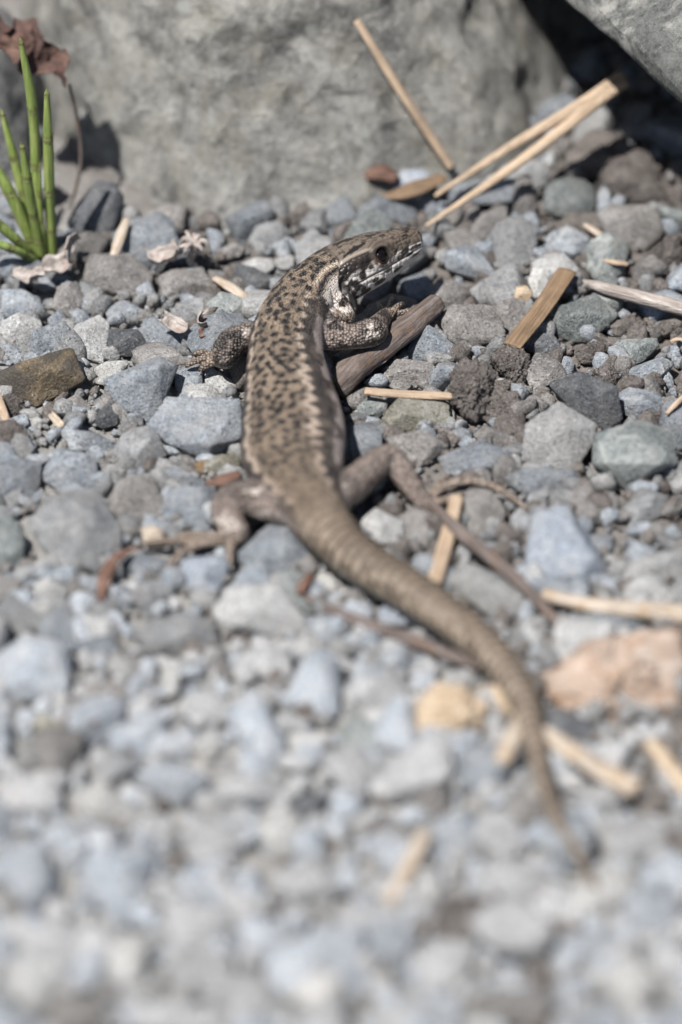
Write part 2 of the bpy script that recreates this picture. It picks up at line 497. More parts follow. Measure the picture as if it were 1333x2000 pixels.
LIMBS = {
    'collar': [(625, 560, .92, .28), (652, 588, .86, .27), (668, 606, .78, .20), (660, 622, .74, .19), (630, 640, .78, .22)],
    'arm_r': [(600, 640, .80, .20), (640, 657, .74, .175), (690, 657, .70, .165), (722, 650, .68, .19), (737, 644, .62, .17)],
    'forearm_r': [(728, 648, .68, .17), (742, 630, .58, .125), (752, 618, .50, .10), (760, 612, .46, .085)],
    'arm_l': [(520, 652, .78, .19), (482, 658, .72, .175), (455, 668, .70, .19), (445, 684, .62, .20), (438, 700, .52, .15), (428, 702, .46, .09), (420, 703, .43, .08)],
    'leg_l': [(600, 985, .62, .30), (545, 985, .58, 0.243), (490, 972, .55, 0.230), (456, 978, .54, 0.221), (444, 996, .50, 0.211), (452, 1022, .43, 0.184), (466, 1042, .37, .14), (452, 1050, .34, .11), (420, 1055, .32, .085)],
    'leg_r': [(640, 970, .62, .28), (685, 950, .60, 0.225), (730, 912, .57, 0.194), (758, 895, .54, 0.180), (776, 910, .48, 0.167), (803, 948, .40, 0.140), (828, 980, .33, .105), (845, 985, .30, .075)],
}
TOES = [
    # right hand
    [(756, 620, .47, .055), (763, 617, .52, .045), (773, 602, .50, .045), (786, 594, .46, .035), (793, 597, .40, .012)],
    [(760, 612, .45, .05), (780, 612, .46, .04), (800, 606, .42, .035), (812, 606, .36, .012)],
    [(757, 610, .44, .05), (762, 596, .40, .04), (768, 582, .36, .035), (774, 576, .30, .012)],
    [(752, 612, .43, .05), (742, 598, .38, .04), (738, 588, .32, .012)],
    # left hand
    [(428, 702, .44, .06), (405, 700, .43, .05), (382, 705, .42, .045), (368, 713, .36, .035), (362, 719, .30, .012)],
    [(424, 700, .42, .055), (402, 690, .42, .045), (384, 690, .40, .04), (374, 697, .34, .012)],
    [(426, 706, .42, .055), (408, 712, .40, .045), (394, 720, .34, .035), (388, 727, .28, .012)],
    [(430, 698, .42, .05), (420, 686, .40, .04), (412, 680, .34, .012)],
    # left foot
    [(440, 1052, .33, .08), (390, 1054, .34, .065), (340, 1057, .32, .055), (295, 1060, .28, .045), (268, 1066, .22, .014)],
    [(430, 1055, .33, .075), (388, 1064, .32, .055), (355, 1080, .30, .048), (330, 1104, .24, .04), (320, 1118, .18, .014)],
    [(462, 1045, .34, .07), (452, 1066, .32, .055), (450, 1090, .28, .045), (455, 1110, .22, .014)],
    [(430, 1052, .34, .07), (395, 1046, .34, .05), (362, 1044, .32, .04), (342, 1048, .28, .012)],
    # right foot
    [(835, 980, .31, .075), (868, 950, .36, .06), (915, 938, .42, .055), (965, 950, .40, .048), (1010, 978, .32, .04), (1034, 999, .24, .014)],
    [(840, 985, .30, .07), (868, 978, .32, .055), (895, 968, .34, .045), (912, 966, .30, .014)],
    [(842, 987, .29, .07), (880, 1015, .30, .055), (920, 1050, .28, .045), (950, 1078, .22, .014)],
    [(836, 976, .30, .06), (858, 945, .32, .045), (880, 928, .28, .014)],
]

def body_profile():
    a = np.array([[*P(u, v, z), w, t, b] for (u, v, z, w, t, b) in SP])
    s, c = resample(catmull(a, 12), 0.02)
    X = c[:, :3]
    T = np.gradient(X, axis=0); T /= np.linalg.norm(T, axis=1)[:, None]
    up = np.array([0, 0, 1.0])
    F = -T
    R = np.cross(F, up); R /= np.linalg.norm(R, axis=1)[:, None]
    U = np.cross(R, F)
    # the head is tipped over to one side, the trunk a little
    roll = np.radians(5 + 17 * (1 - sstep(1.2, 2.0, s)) - 5 * sstep(5.5, 7.0, s))[:, None]
    R, U = R * np.cos(roll) + U * np.sin(roll), U * np.cos(roll) - R * np.sin(roll)
    return s, X, T, R, U, c[:, 3], c[:, 4], c[:, 5]

def make_lizard():
    s, X, T, R, U, A, HT, HB = body_profile()
    L = s[-1]
    ns = 48
    th = np.linspace(-math.pi, math.pi, ns, endpoint=False)
    V = []
    for i in range(len(X)):
        head = 1 - sstep(1.15, 1.7, s[i])
        e = 2.0 + 0.75 * head * sstep(0.1, 0.5, s[i])         # the head is boxier than the trunk
        cx, cy = np.sin(th), np.cos(th)
        r = (np.abs(cx) ** e + np.abs(cy) ** e) ** (-1 / e)
        hy = np.where(cy > 0, HT[i], HB[i])
        V.append(X[i] + (r * cx * A[i])[:, None] * R[i] + (r * cy * hy)[:, None] * U[i])
    n = len(X)
    V = np.concatenate(V)
    F = [(i * ns + k, (i + 1) * ns + k, (i + 1) * ns + (k + 1) % ns, i * ns + (k + 1) % ns) for i in range(n - 1) for k in range(ns)]
    b = len(V)
    V = np.vstack([V, X[:1] - T[:1] * 0.01, X[-1:] + T[-1:] * 0.02])
    for k in range(ns):
        F.append((b, k, (k + 1) % ns)); F.append((b + 1, (n - 1) * ns + (k + 1) % ns, (n - 1) * ns + k))
    verts, faces = [V], list(F)
    off = len(V)
    chains = []
    for rows in list(LIMBS.values()) + TOES:
        a = limb_pts(rows)
        v, f = tube(a[:, :3], a[:, 3], 14, step=0.02)
        # rounded end
        verts.append(v); faces += [tuple(i + off for i in q) for q in f]; off += len(v)
        ss, cc = resample(catmull(a, 8), 0.03)
        chains.append(cc)
    me = new_mesh('lizard_raw', np.vstack(verts), faces)
    tmp = bpy.data.objects.new('tmp', me); sc.collection.objects.link(tmp)
    md = tmp.modifiers.new('r', 'REMESH'); md.mode = 'VOXEL'; md.voxel_size = 0.0135; md.adaptivity = 0
    dg = bpy.context.evaluated_depsgraph_get()
    ev = tmp.evaluated_get(dg)
    me2 = bpy.data.meshes.new_from_object(ev)
    bpy.data.objects.remove(tmp)
    nv = len(me2.vertices)
    co = np.empty(nv * 3); me2.vertices.foreach_get('co', co); co = co.reshape(-1, 3)
    ed = np.empty(len(me2.edges) * 2, dtype=np.int32); me2.edges.foreach_get('vertices', ed); ed = ed.reshape(-1, 2)
    deg = np.bincount(ed.ravel(), minlength=nv)[:, None].astype(float)
    def smooth(x, it, lam=0.5):
        for _ in range(it):
            acc = np.zeros_like(x)
            for k in range(x.shape[1]):
                acc[:, k] = np.bincount(ed[:, 0], weights=x[ed[:, 1], k], minlength=nv) + np.bincount(ed[:, 1], weights=x[ed[:, 0], k], minlength=nv)
            x = x + lam * (acc / deg - x)
        return x
    co = smooth(co, 5)

    # ---- where every point lies on the animal
    def nearest(pts, samples):
        best = np.full(len(pts), 1e9); idx = np.zeros(len(pts), dtype=np.int32)
        s2 = (samples ** 2).sum(1)
        for a0 in range(0, len(pts), 20000):
            p = pts[a0:a0 + 20000]
            d = (p ** 2).sum(1)[:, None] + s2[None] - 2 * p @ samples.T
            j = d.argmin(1); idx[a0:a0 + 20000] = j; best[a0:a0 + 20000] = np.sqrt(np.maximum(d[np.arange(len(p)), j], 0))
        return idx, best
    idx, _ = nearest(co, X)
    rel = co - X[idx]
    sx = (rel * R[idx]).sum(1); sy = (rel * U[idx]).sum(1); st = (rel * T[idx]).sum(1)
    S = s[idx] + st
    hy = np.where(sy > 0, HT[idx], HB[idx])
    rho = np.sqrt((sx / A[idx]) ** 2 + (sy / hy) ** 2)
    TH = np.degrees(np.arctan2(sx / A[idx], sy / hy))         # 0 top, + the animal's right side
    THb = TH + 15 * sstep(1.3, 1.7, S) * (1 - sstep(5.2, 6.3, S))   # the middle of the back
    W = np.radians(THb) * (A[idx] + hy) / 2
    allc = np.vstack(chains)
    lid = np.concatenate([np.full(len(c), k) for k, c in enumerate(chains)])
    li, ld = nearest(co, allc[:, :3])
    d_l = ld - allc[li, 3]
    d_b = (rho - 1) * np.minimum(A[idx], hy)
    limb = sstep(-0.02, 0.07, d_b - d_l)
    limb_no = lid[li] - 1                                     # -1 is the loose skin of the collar
    limb = np.where(limb_no < 0, 0.0, limb)
    np.seterr(all='ignore')

    # ---- modelled relief: head plates, eye socket, brow, ear, mouth, folds
    no = np.empty(nv * 3); me2.vertices.foreach_set('co', co.ravel()); me2.update()
    me2.vertices.foreach_get('normal', no); no = no.reshape(-1, 3)
    at = np.abs(TH)
    hx = S - 0.27 * sstep(30, 95, at) * sstep(0.0, 0.7, S)    # along the head; the cheeks reach further back than the crown
    headm = (1 - sstep(1.32, 1.40, hx)) * (1 - limb)
    def seg(px, py, pts):
        """distance in the (along head, around head) chart to a polyline"""
        d = np.full(len(px), 9.0)
        for (x0, y0), (x1, y1) in zip(pts[:-1], pts[1:]):
            vx, vy = x1 - x0, y1 - y0
            t = np.clip(((px - x0) * vx + (py - y0) * vy) / (vx * vx + vy * vy + 1e-9), 0, 1)
            d = np.minimum(d, np.hypot(px - x0 - t * vx, py - y0 - t * vy))
        return d
    K = 0.0058                                                # degrees to cm round the head
    hw = at * K
    sut = [[(0.13, 0), (1.33, 0)][:1] + [(0.30, 0.0)], [(0.24, 0), (0.24, .16)], [(0.24, .16), (0.42, .20)], [(0.42, 0), (0.40, .12), (0.42, .20)],
           [(0.42, .2), (0.50, .16), (0.78, .14), (0.86, .22)], [(0.50, 0), (0.53, .16)], [(0.82, 0), (0.80, .14)], [(0.80, .14), (0.98, .06), (1.08, 0.0)],
           [(1.0, 0.05), (1.12, .07), (1.22, 0.0)], [(0.86, .22), (0.90, .27)], [(1.22, 0), (1.34, 0)], [(0.42, .20), (0.42, .30)], [(0.30, .18), (0.30, .34)],
           [(0.60, .2), (0.62, .13)], [(0.46, .27), (0.58, .245), (0.72, .245), (0.84, .29)], [(0.12, .2), (0.24, .30), (0.46, .345)]]
    dsut = np.full(nv, 9.0)
    sel = headm > 0.01
    for q in sut:
        dsut[sel] = np.minimum(dsut[sel], seg(hx[sel], hw[sel], q))
    groove = np.exp(-(dsut / 0.011) ** 2)
    rear = seg(hx[sel], hw[sel], [(1.33, 0), (1.34, .25), (1.30, .33), (0.9, .34)])
    grear = np.zeros(nv); grear[sel] = np.exp(-(rear / 0.014) ** 2)
    # mouth line
    lab = np.zeros(nv); dm = np.full(nv, 9.0)
    MOUTH = [(0.02, 100 * K), (0.2, 104 * K), (0.5, 107 * K), (0.8, 109 * K), (1.0, 110 * K)]
    dm[sel] = seg(hx[sel], hw[sel], MOUTH)
    mouth = np.exp(-(dm / 0.010) ** 2)
    # labial plates above and below the mouth
    lab_up = np.exp(-(((at - 97) / 8) ** 2)) * sstep(0.05, 0.12, hx) * (1 - sstep(0.95, 1.05, hx))
    lab_lo = np.exp(-(((at - 117) / 8) ** 2)) * sstep(0.05, 0.12, hx) * (1 - sstep(0.95, 1.05, hx))
    lsut = np.exp(-((((hx / 0.125) % 1) - 0.5) / 0.09) ** 2) * (lab_up + lab_lo)
    # eye
    ex, ew = EYE_H, EYE_T * K
    ke = int(np.argmin(np.abs(s - EYE_S)))
    def eye_at(sgn):
        ang = math.radians(EYE_T); cx, cy = math.sin(ang), math.cos(ang)
        e = 2.6; r = (abs(cx) ** e + abs(cy) ** e) ** (-1 / e)
        return X[ke] + sgn * r * cx * A[ke] * R[ke] + r * cy * HT[ke] * U[ke]
    de = np.minimum(np.linalg.norm(co - eye_at(1), axis=1), np.linalg.norm(co - eye_at(-1), axis=1))
    ed_in = 1 - sstep(0.078, 0.105, de)
    lid_ring = np.exp(-((de - 0.145) / 0.028) ** 2)
    brow = np.exp(-((at - 56) / 6) ** 2) * np.exp(-((S - EYE_S + 0.03) / 0.2) ** 2)
    # ear opening (tympanum)
    dear = np.hypot((hx - 1.245) / 0.075, (hw - 92 * K) / 0.10)
    ear = (1 - sstep(0.75, 1.05, dear))
    dtemp = np.hypot((hx - 0.93) / 0.085, (hw - 80 * K) / 0.085)
    masse = np.exp(-(dtemp ** 2)) 
    disp = headm * (-0.016 * groove - 0.014 * grear - 0.018 * mouth - 0.008 * lsut - 0.05 * ed_in * 1.0 + 0.012 * lid_ring + 0.025 * brow
                    - 0.035 * ear + 0.016 * masse)
    # collar and neck folds, soft belly sag, uneven skin
    fold = np.exp(-((S - 1.75 - 0.0025 * np.abs(at - 60)) / 0.05) ** 2) * sstep(55, 85, at) + 0.8 * np.exp(-((S - 1.52) / 0.045) ** 2) * sstep(60, 90, at)
    disp += -0.03 * fold * (1 - limb)
    trunk = sstep(1.3, 1.6, S) * (1 - sstep(6.2, 6.8, S)) * (1 - limb)
    disp += 0.012 * trunk * fbm(np.c_[S * 2, W * 2, np.zeros(nv)], 77, 3)
    # tail whorls: each ring steps down to the next
    RING = 0.135
    tailm = sstep(5.9, 6.5, S) * (1 - limb)
    ph = ((S + 0.02 * np.cos(np.radians(TH) * 1)) / RING) % 1
    disp += tailm * A[idx] * (0.13 * (ph - 0.5) * 1.0)
    co = co + no * disp[:, None]
    co = smooth(co, 1, 0.35)

    # ---- colours of the skin
    def lin(*c): return np.array(c, float)
    def mix(c, m, k): return c * (1 - m[:, None]) + k[None, :] * m[:, None] if k.ndim == 1 else c * (1 - m[:, None]) + k * m[:, None]
    rng = np.random.default_rng(5)
    # single scales of the trunk, in staggered rows: each has one colour
    rowS = 0.028; colW = 0.027
    ri = np.floor(S / rowS); ci = np.floor(W / colW + 0.5 * (ri % 2))
    cs = (ri + 0.5) * rowS; cw = (ci + 0.5 - 0.5 * (ri % 2)) * colW
    rad = (A[idx] + hy) / 2
    cth = np.degrees(cw / np.maximum(rad, 1e-3)); cat_ = np.abs(cth)
    z0 = np.zeros(nv)
    q = np.c_[cs, cw, z0]
    jit = hash3(ri.astype(np.int64) + 5000, ci.astype(np.int64) + 5000, z0.astype(np.int64), 3)
    tan = lin(.186, .145, .106)
    col = np.repeat(tan[None], nv, 0)
    col = col * (0.88 + 0.24 * jit)[:, None]
    n_lo = fbm(q * 1.6, 21, 3)
    col = col * (1 + 0.13 * n_lo)[:, None]
    col = mix(col, sstep(0.1, 0.8, fbm(q * 4.5, 33, 3)) * 0.45, lin(.26, .205, .148))
    col = mix(col, sstep(0.15, 0.55, fbm(q * 9.0, 34, 3)) * 0.45, lin(.06, .046, .035))
    # black flecks on the back: scattered points, each a few scales wide
    pts = []
    tries = 0
    while len(pts) < 420 and tries < 20000:
        tries += 1
        a_, w_ = rng.uniform(1.34, 5.9), rng.uniform(-0.62, 0.62)
        if all((a_ - p0) ** 2 + ((w_ - p1) * 1.05) ** 2 > 0.105 ** 2 for p0, p1, *_ in pts):
            pts.append((a_, w_, rng.uniform(.032, .070), rng.uniform(.029, .054), rng.uniform(-.6, .6)))
    spot = np.zeros(nv)
    wob = 0.25 * fbm(q * 14, 41, 2)
    for (a_, w_, ra, rb, ang) in pts:
        m = (np.abs(cs - a_) < 0.13) & (np.abs(cw - w_) < 0.13)
        if not m.any(): continue
        dx, dy = cs[m] - a_, cw[m] - w_
        x = dx * math.cos(ang) + dy * math.sin(ang); y = -dx * math.sin(ang) + dy * math.cos(ang)
        big = 1.0 - 0.25 * min(1, max(0, (a_ - 4.2) / 1.5))
        spot[m] = np.maximum(spot[m], 1 - sstep(0.75, 1.25, np.hypot(x / (ra * big), y / (rb * big)) + wob[m]))
    fade = 1 - 0.55 * sstep(4.5, 5.8, cs)
    col = mix(col, spot * 0.98 * fade, lin(.008, .007, .007))
    # dorsolateral line: cream scallops against black notches, then the dark flank, the pale lower line, the belly
    scal = np.sin(cs / 0.21 * 2 * math.pi + 1.2 * vnoise(q * 3.0, 8) + 1.5 * vnoise(q * 1.1, 88) + (cth > 0) * 1.3)
    edge = 40 + 4 * scal + 5 * vnoise(q * 4, 12)
    body_zone = sstep(1.75, 2.1, cs) * (1 - sstep(5.6, 6.2, cs))
    cream = np.exp(-((cat_ - edge) / 4.6) ** 2) * sstep(-0.6, 0.3, 0.7 * scal + 0.9 * vnoise(q * 6, 15))
    notch = np.exp(-((cat_ - edge + 15) / 6.0) ** 2) * sstep(0.1, 0.6, -scal + 0.4 * vnoise(q * 6, 16))
    col = mix(col, notch * 0.75 * body_zone * fade, lin(.02, .017, .016))
    flank = sstep(3, 8, cat_ - edge) * (1 - sstep(70, 78, cat_ + 5 * vnoise(q * 4, 18)))
    fl_col = lin(.042, .034, .030)[None] * (0.7 + 0.6 * jit)[:, None]
    fl_col = mix(fl_col, sstep(0.15, 0.5, fbm(q * 5.5, 19, 3)) * 0.6, lin(.15, .12, .097))
    fl_col = mix(fl_col, sstep(0.25, 0.5, fbm(q * 6.5, 29, 2)) * 0.9, lin(.02, .018, .018))
    col = mix(col, flank * body_zone, fl_col)
    col = mix(col, np.clip(cream * 1.25, 0, 1) * body_zone * (1 - 0.35 * sstep(4.6, 5.6, cs)), lin(.44, .365, .295))
    low = sstep(67, 75, cat_ + 6 * vnoise(q * 5, 23)) * body_zone
    lo_col = np.repeat(lin(.33, .285, .265)[None], nv, 0) * (0.75 + 0.45 * jit)[:, None]
    lo_col = mix(lo_col, sstep(0.05, 0.3, fbm(q * 5.0, 24, 3)) * (1 - sstep(95, 112, cat_)) * 0.9, lin(.06, .05, .046))
    col = mix(col, low, lo_col)
    # neck and shoulder: bold cream bars, black beads, pale throat
    neck = sstep(1.30, 1.36, cs) * (1 - sstep(2.05, 2.3, cs))
    nk = np.repeat(lin(.20, .155, .115)[None], nv, 0) * (0.65 + 0.75 * jit)[:, None]
    nk = mix(nk, sstep(0.12, 0.32, fbm(q * 5.5, 51, 3)) * 0.95, lin(.014, .013, .014))
    q3 = np.floor(co * 30) / 30
    nk = mix(nk, sstep(0.02, 0.22, fbm(q3 * 3.6, 51, 3)) * 0.9 * sstep(62, 75, cat_), lin(.014, .013, .014))
    nk = mix(nk, sstep(0.02, 0.18, fbm(q3 * 3.1 + 9, 52, 3)) * sstep(62, 78, cat_), lin(.60, .55, .50))
    col = mix(col, neck * sstep(42, 50, cat_), nk)
    bar = np.exp(-((cat_ - 44 - 6 * (cs - 1.35)) / 4.0) ** 2) * sstep(1.30, 1.36, cs) * (1 - sstep(1.82, 1.95, cs))
    col = mix(col, np.clip(bar * 1.1, 0, 1), lin(.42, .36, .285))
    barb = np.exp(-((cat_ - 57 - 6 * (cs - 1.35)) / 5.0) ** 2) * neck * sstep(-0.1, 0.2, fbm(q * 8, 53, 2))
    barb2 = np.exp(-((cat_ - 32 - 4 * (cs - 1.35)) / 4.5) ** 2) * neck * sstep(0.0, 0.25, fbm(q * 9, 54, 2)) * sstep(1.45, 1.55, cs)
    col = mix(col, np.clip(1.2 * (barb + barb2), 0, 1), lin(.014, .013, .014))
    col = mix(col, neck * sstep(125, 140, cat_), lin(.45, .42, .385))
    # tail: olive brown rings, dark seams, keeled streaks
    tl = np.repeat(lin(.178, .143, .108)[None], nv, 0)
    ringno = np.floor((S + 0.02 * np.cos(np.radians(TH))) / RING)
    nseg = np.round(np.clip(2 * math.pi * rad / 0.062, 6, 40))
    seg_i = np.floor((TH / 360 + 0.5 + 0.5 / nseg * (ringno % 2)) * nseg)
    tj = hash3(ringno.astype(np.int64) + 900, seg_i.astype(np.int64) + 77, z0.astype(np.int64), 9)
    tl = tl * (0.78 + 0.42 * tj)[:, None]
    tl = mix(tl, 0.65 * np.exp(-((ph - 0.5) / 0.32) ** 2) * (tj > 0.45) * sstep(25, 50, at) * (1 - sstep(85, 100, at)), lin(.44, .375, .30))
    tl = mix(tl, 0.85 * sstep(0.80, 0.97, ph) + 0.85 * (1 - sstep(0.0, 0.10, ph)), lin(.05, .04, .032))
    fr = ((TH / 360 + 0.5 + 0.5 / nseg * (ringno % 2)) * nseg) % 1
    tl = mix(tl, 0.35 * np.exp(-((np.minimum(fr, 1 - fr)) / 0.09) ** 2), lin(.08, .065, .05))
    tl = mix(tl, sstep(90, 110, at), lin(.36, .33, .27))
    tl = tl * (1 + 0.1 * vnoise(np.c_[S * 1.5, W * 2, z0], 4))[:, None]
    col = mix(col, sstep(5.7, 6.6, S + 0.25 * vnoise(np.c_[S * 3, W * 4, z0], 6)), tl)
    # limbs
    lc = np.repeat(lin(.228, .188, .164)[None], nv, 0)
    vq = co * 16
    gi = np.floor(vq).astype(np.int64)
    lj = hash3(gi[:, 0], gi[:, 1], gi[:, 2], 14)
    lc = lc * (0.78 + 0.42 * lj)[:, None]
    lc = mix(lc, sstep(0.12, 0.4, fbm(co * 4.2, 61, 3)) * 0.55, lin(.07, .058, .052))
    lc = mix(lc, sstep(0.30, 0.5, fbm(co * 3.6 + 4, 62, 3)) * 0.9, lin(.52, .47, .42))
    front = (limb_no <= 2) | ((limb_no >= 5) & (limb_no <= 12))
    lc = mix(lc, front * 0.9 * sstep(0.1, 0.3, fbm(co * 7.5 + 2, 63, 3)), lin(.03, .026, .024))
    under = sstep(-0.15, -0.6, no[:, 2])
    lc = mix(lc, under * 0.85, lin(.48, .44, .39))
    toe = limb_no >= 5
    lc = np.where(toe[:, None], lc * 0.35 + np.array([.25, .20, .155])[None] * 0.65 * (0.8 + 0.4 * lj)[:, None], lc)
    col = mix(col, limb, lc)
    # head
    hcq = np.c_[hx, np.radians(TH) * rad, z0]
    hc = np.repeat(lin(.135, .11, .087)[None], nv, 0) * (1 + 0.16 * fbm(hcq * 6, 71, 3))[:, None]
    hc = hc * (1 + 0.10 * fbm(hcq * 30, 72, 2))[:, None]
    fleck = sstep(0.30, 0.46, fbm(np.c_[hx * 11, np.radians(TH) * rad * 17, z0], 73, 3)) * (1 - sstep(44, 54, at))
    fine = sstep(0.28, 0.42, fbm(hcq * 26, 74, 2)) * (1 - sstep(44, 54, at))
    hc = mix(hc, np.clip(fleck * 0.92 + fine * 0.7, 0, 1), lin(.018, .015, .014))
    pale_temple = np.exp(-((at - 50) / 4) ** 2) * sstep(0.80, 0.88, hx)
    hc = mix(hc, pale_temple * 0.8, lin(.31, .27, .225))
    # dark bar on the parietal plate
    dbar = seg(hx, hw, [(0.96, 34 * K), (1.24, 42 * K)])
    hc = mix(hc, 1 - sstep(0.018, 0.030, dbar + 0.012 * fbm(hcq * 18, 75, 2)), lin(.016, .014, .014))
    # temple: dark brown plates with gleaming seams
    side = sstep(53, 57, at) * (1 - sstep(86, 90, at - 5 * sstep(0.9, 1.25, hx)))
    tp = lin(.036, .028, .025)[None] * (0.75 + 0.6 * vnoise(np.c_[S * 9, W * 9, z0], 76))[:, None]
    vor_seed = np.floor(np.c_[S * 11, W * 11, z0]).astype(np.int64)
    tp = tp * (0.75 + 0.5 * hash3(vor_seed[:, 0] + 50, vor_seed[:, 1] + 50, vor_seed[:, 2], 4))[:, None]
    hc = mix(hc, side * sstep(0.70, 0.80, hx), tp)
    front_side = sstep(58, 64, at) * (1 - sstep(84, 88, at)) * (1 - sstep(0.70, 0.8, hx))
    hc = mix(hc, front_side * 0.7, lin(.11, .09, .075))
    # white stripe below the eye back to the ear, lips and chin
    whitez = sstep(84, 89, at + 3 * vnoise(hcq * 6, 78) - 9 * sstep(0.95, 1.25, hx) + 5 * (1 - sstep(0.1, 0.5, hx)))
    hc = mix(hc, whitez, lin(.62, .585, .545))
    blk = [(0.16, 92, .045, .03), (0.27, 90, .03, .05), (0.31, 99, .035, .03), (0.43, 93, .045, .045), (0.40, 84, .03, .05), (0.58, 99, .055, .035), (0.70, 91, .05, .025), (0.83, 85, .055, .05),
           (0.87, 99, .058, .045), (1.02, 106, .06, .035), (1.10, 101, .06, .03), (1.17, 104, .05, .035), (0.22, 104, .03, .02), (0.5, 113, .05, .02), (0.98, 116, .06, .03), (1.12, 124, .09, .05), (0.9, 123, .04, .03), (0.70, 118, .04, .02),
           (1.22, 114, .04, .05), (0.05, 85, .04, .08), (0.06, 104, .03, .03), (1.3, 122, .06, .06), (0.62, 128, .07, .03), (0.85, 134, .08, .035), (1.06, 137, .08, .04), (0.35, 122, .05, .025), (1.25, 134, .07, .05), (0.16, 116, .04, .02), (1.36, 106, .04, .06)]
    wb = 0.16 * fbm(hcq * 16, 79, 2)
    dark = np.zeros(nv)
    for (bs, bt, ba, bb) in blk:
        dark = np.maximum(dark, 1 - sstep(0.8, 1.15, np.hypot((hx - bs) / (ba * 1.25), (at - bt) * K / (bb * 1.2)) + wb))
    hc = mix(hc, dark * 0.97, lin(.016, .013, .012))
    hc = mix(hc, (mouth * 0.75) * (hx < 1.05), lin(.03, .026, .025))
    hc = mix(hc, np.clip(lsut, 0, 1) * 0.45, lin(.20, .17, .15))
    hc = mix(hc, groove * 0.55, lin(.04, .033, .028))
    hc = mix(hc, np.clip(grear, 0, 1) * 0.6, lin(.05, .042, .036))
    hc = mix(hc, ear * 0.9, lin(.045, .04, .038))
    # skin round the eye: dark granules, a pale lower lid
    hc = mix(hc, np.exp(-((de - 0.15) / 0.05) ** 2) * 0.75, lin(.075, .06, .05))
    hc = mix(hc, np.exp(-((de - 0.175) / 0.018) ** 2) * sstep(0.0, 0.5, (hw - ew) / 0.2) * 0.8, lin(.55, .51, .46))
    hc = mix(hc, 1 - sstep(0.10, 0.125, de), lin(.02, .017, .015))
    col = mix(col, sstep(0.35, 0.65, headm), hc)
    # claws
    for rows in TOES:
        tip = P(*rows[-1][:3])
        d = np.linalg.norm(co - tip, axis=1)
        col = mix(col, 0.8 * (1 - sstep(0.04, 0.07, d)), lin(.06, .05, .04))
    col = np.clip(col * np.array([.90, .88, .87])[None], 0.004, 0.9)

    me2.vertices.foreach_set('co', co.ravel())
    me2.polygons.foreach_set('use_smooth', np.ones(len(me2.polygons), dtype=bool))
    at_c = me2.attributes.new('Skin', 'FLOAT_COLOR', 'POINT')
    at_c.data.foreach_set('color', np.c_[col, np.ones(nv)].ravel().astype(np.float32))
    at_p = me2.attributes.new('Chart', 'FLOAT_VECTOR', 'POINT')
    at_p.data.foreach_set('vector', np.c_[S, W, z0].ravel().astype(np.float32))
    at_m = me2.attributes.new('Zone', 'FLOAT_COLOR', 'POINT')
    hz = sstep(0.35, 0.65, headm)
    tz = sstep(6.0, 6.5, S) * (1 - limb)
    cheek = hz * sstep(50, 58, at) * sstep(0.25, 0.5, np.abs(de) * 3) 
    at_m.data.foreach_set('color', np.c_[hz, tz, limb, cheek].ravel().astype(np.float32))
    me2.update()

    # ---- skin material
    m, nt, b = mat_new('lizard_skin')
    def attr(name):
        a = nt.nodes.new('ShaderNodeAttribute'); a.attribute_name = name; return a
    ac, ap, az_ = attr('Skin'), attr('Chart'), attr('Zone')
    sep = nt.nodes.new('ShaderNodeSeparateColor'); nt.links.new(az_.outputs['Color'], sep.inputs[0])
    oc = nt.nodes.new('ShaderNodeTexCoord').outputs['Object']
    v1 = nt.nodes.new('ShaderNodeTexVoronoi'); v1.voronoi_dimensions = '2D'; v1.inputs['Scale'].default_value = 36.0; v1.inputs['Randomness'].default_value = 0.6
    nt.links.new(ap.outputs['Vector'], v1.inputs['Vector'])
    v2 = nt.nodes.new('ShaderNodeTexVoronoi'); v2.inputs['Scale'].default_value = 25.0; v2.inputs['Randomness'].default_value = 0.6
    nt.links.new(oc, v2.inputs['Vector'])
    def mixf(f, a_, b_):
        x = nt.nodes.new('ShaderNodeMix'); x.data_type = 'FLOAT'
        for sck, val in ((x.inputs[0], f), (x.inputs[2], a_), (x.inputs[3], b_)):
            if isinstance(val, bpy.types.NodeSocket): nt.links.new(val, sck)
            else: sck.default_value = val
        return x.outputs[0]
    g = math_(nt, 'MULTIPLY', math_(nt, 'POWER', v1.outputs['Distance'], 2.0), -1.0)
    gl = math_(nt, 'MULTIPLY', math_(nt, 'POWER', v2.outputs['Distance'], 2.0), -1.3)
    hgt = mixf(sep.outputs[2], g, gl)                          # limbs
    hgt = mixf(sep.outputs[1], hgt, math_(nt, 'MULTIPLY', g, 0.35))   # tail
    hgt = mixf(sep.outputs[0], hgt, math_(nt, 'MULTIPLY', noise(nt, oc, 20, 3, 0.6), 0.12))   # head plates are smooth
    v3 = nt.nodes.new('ShaderNodeTexVoronoi'); v3.voronoi_dimensions = '2D'; v3.inputs['Scale'].default_value = 13.0; v3.inputs['Randomness'].default_value = 0.8
    nt.links.new(ap.outputs['Vector'], v3.inputs['Vector'])
    hgt = mixf(az_.outputs['Alpha'], hgt, math_(nt, 'MULTIPLY', math_(nt, 'POWER', v3.outputs['Distance'], 2.0), -0.8))   # cheek plates
    # seams between scales are a little darker than their backs
    seam = ramp(nt, mixf(sep.outputs[2], v1.outputs['Distance'], v2.outputs['Distance']), [(0.25, (1.3,) * 3), (0.65, (.5,) * 3)])
    seam = mixc(nt, sep.outputs[0], seam, (1, 1, 1))
    colr = mixc(nt, 0.85, ac.outputs['Color'], seam, 'MULTIPLY')
    nt.links.new(colr, b.inputs['Base Color'])
    nt.links.new(mixf(sep.outputs[0], 0.33, 0.36), b.inputs['Roughness'])
    b.inputs['Specular IOR Level'].default_value = 0.42
    bump(nt, b, hgt, 0.032, 1.0)

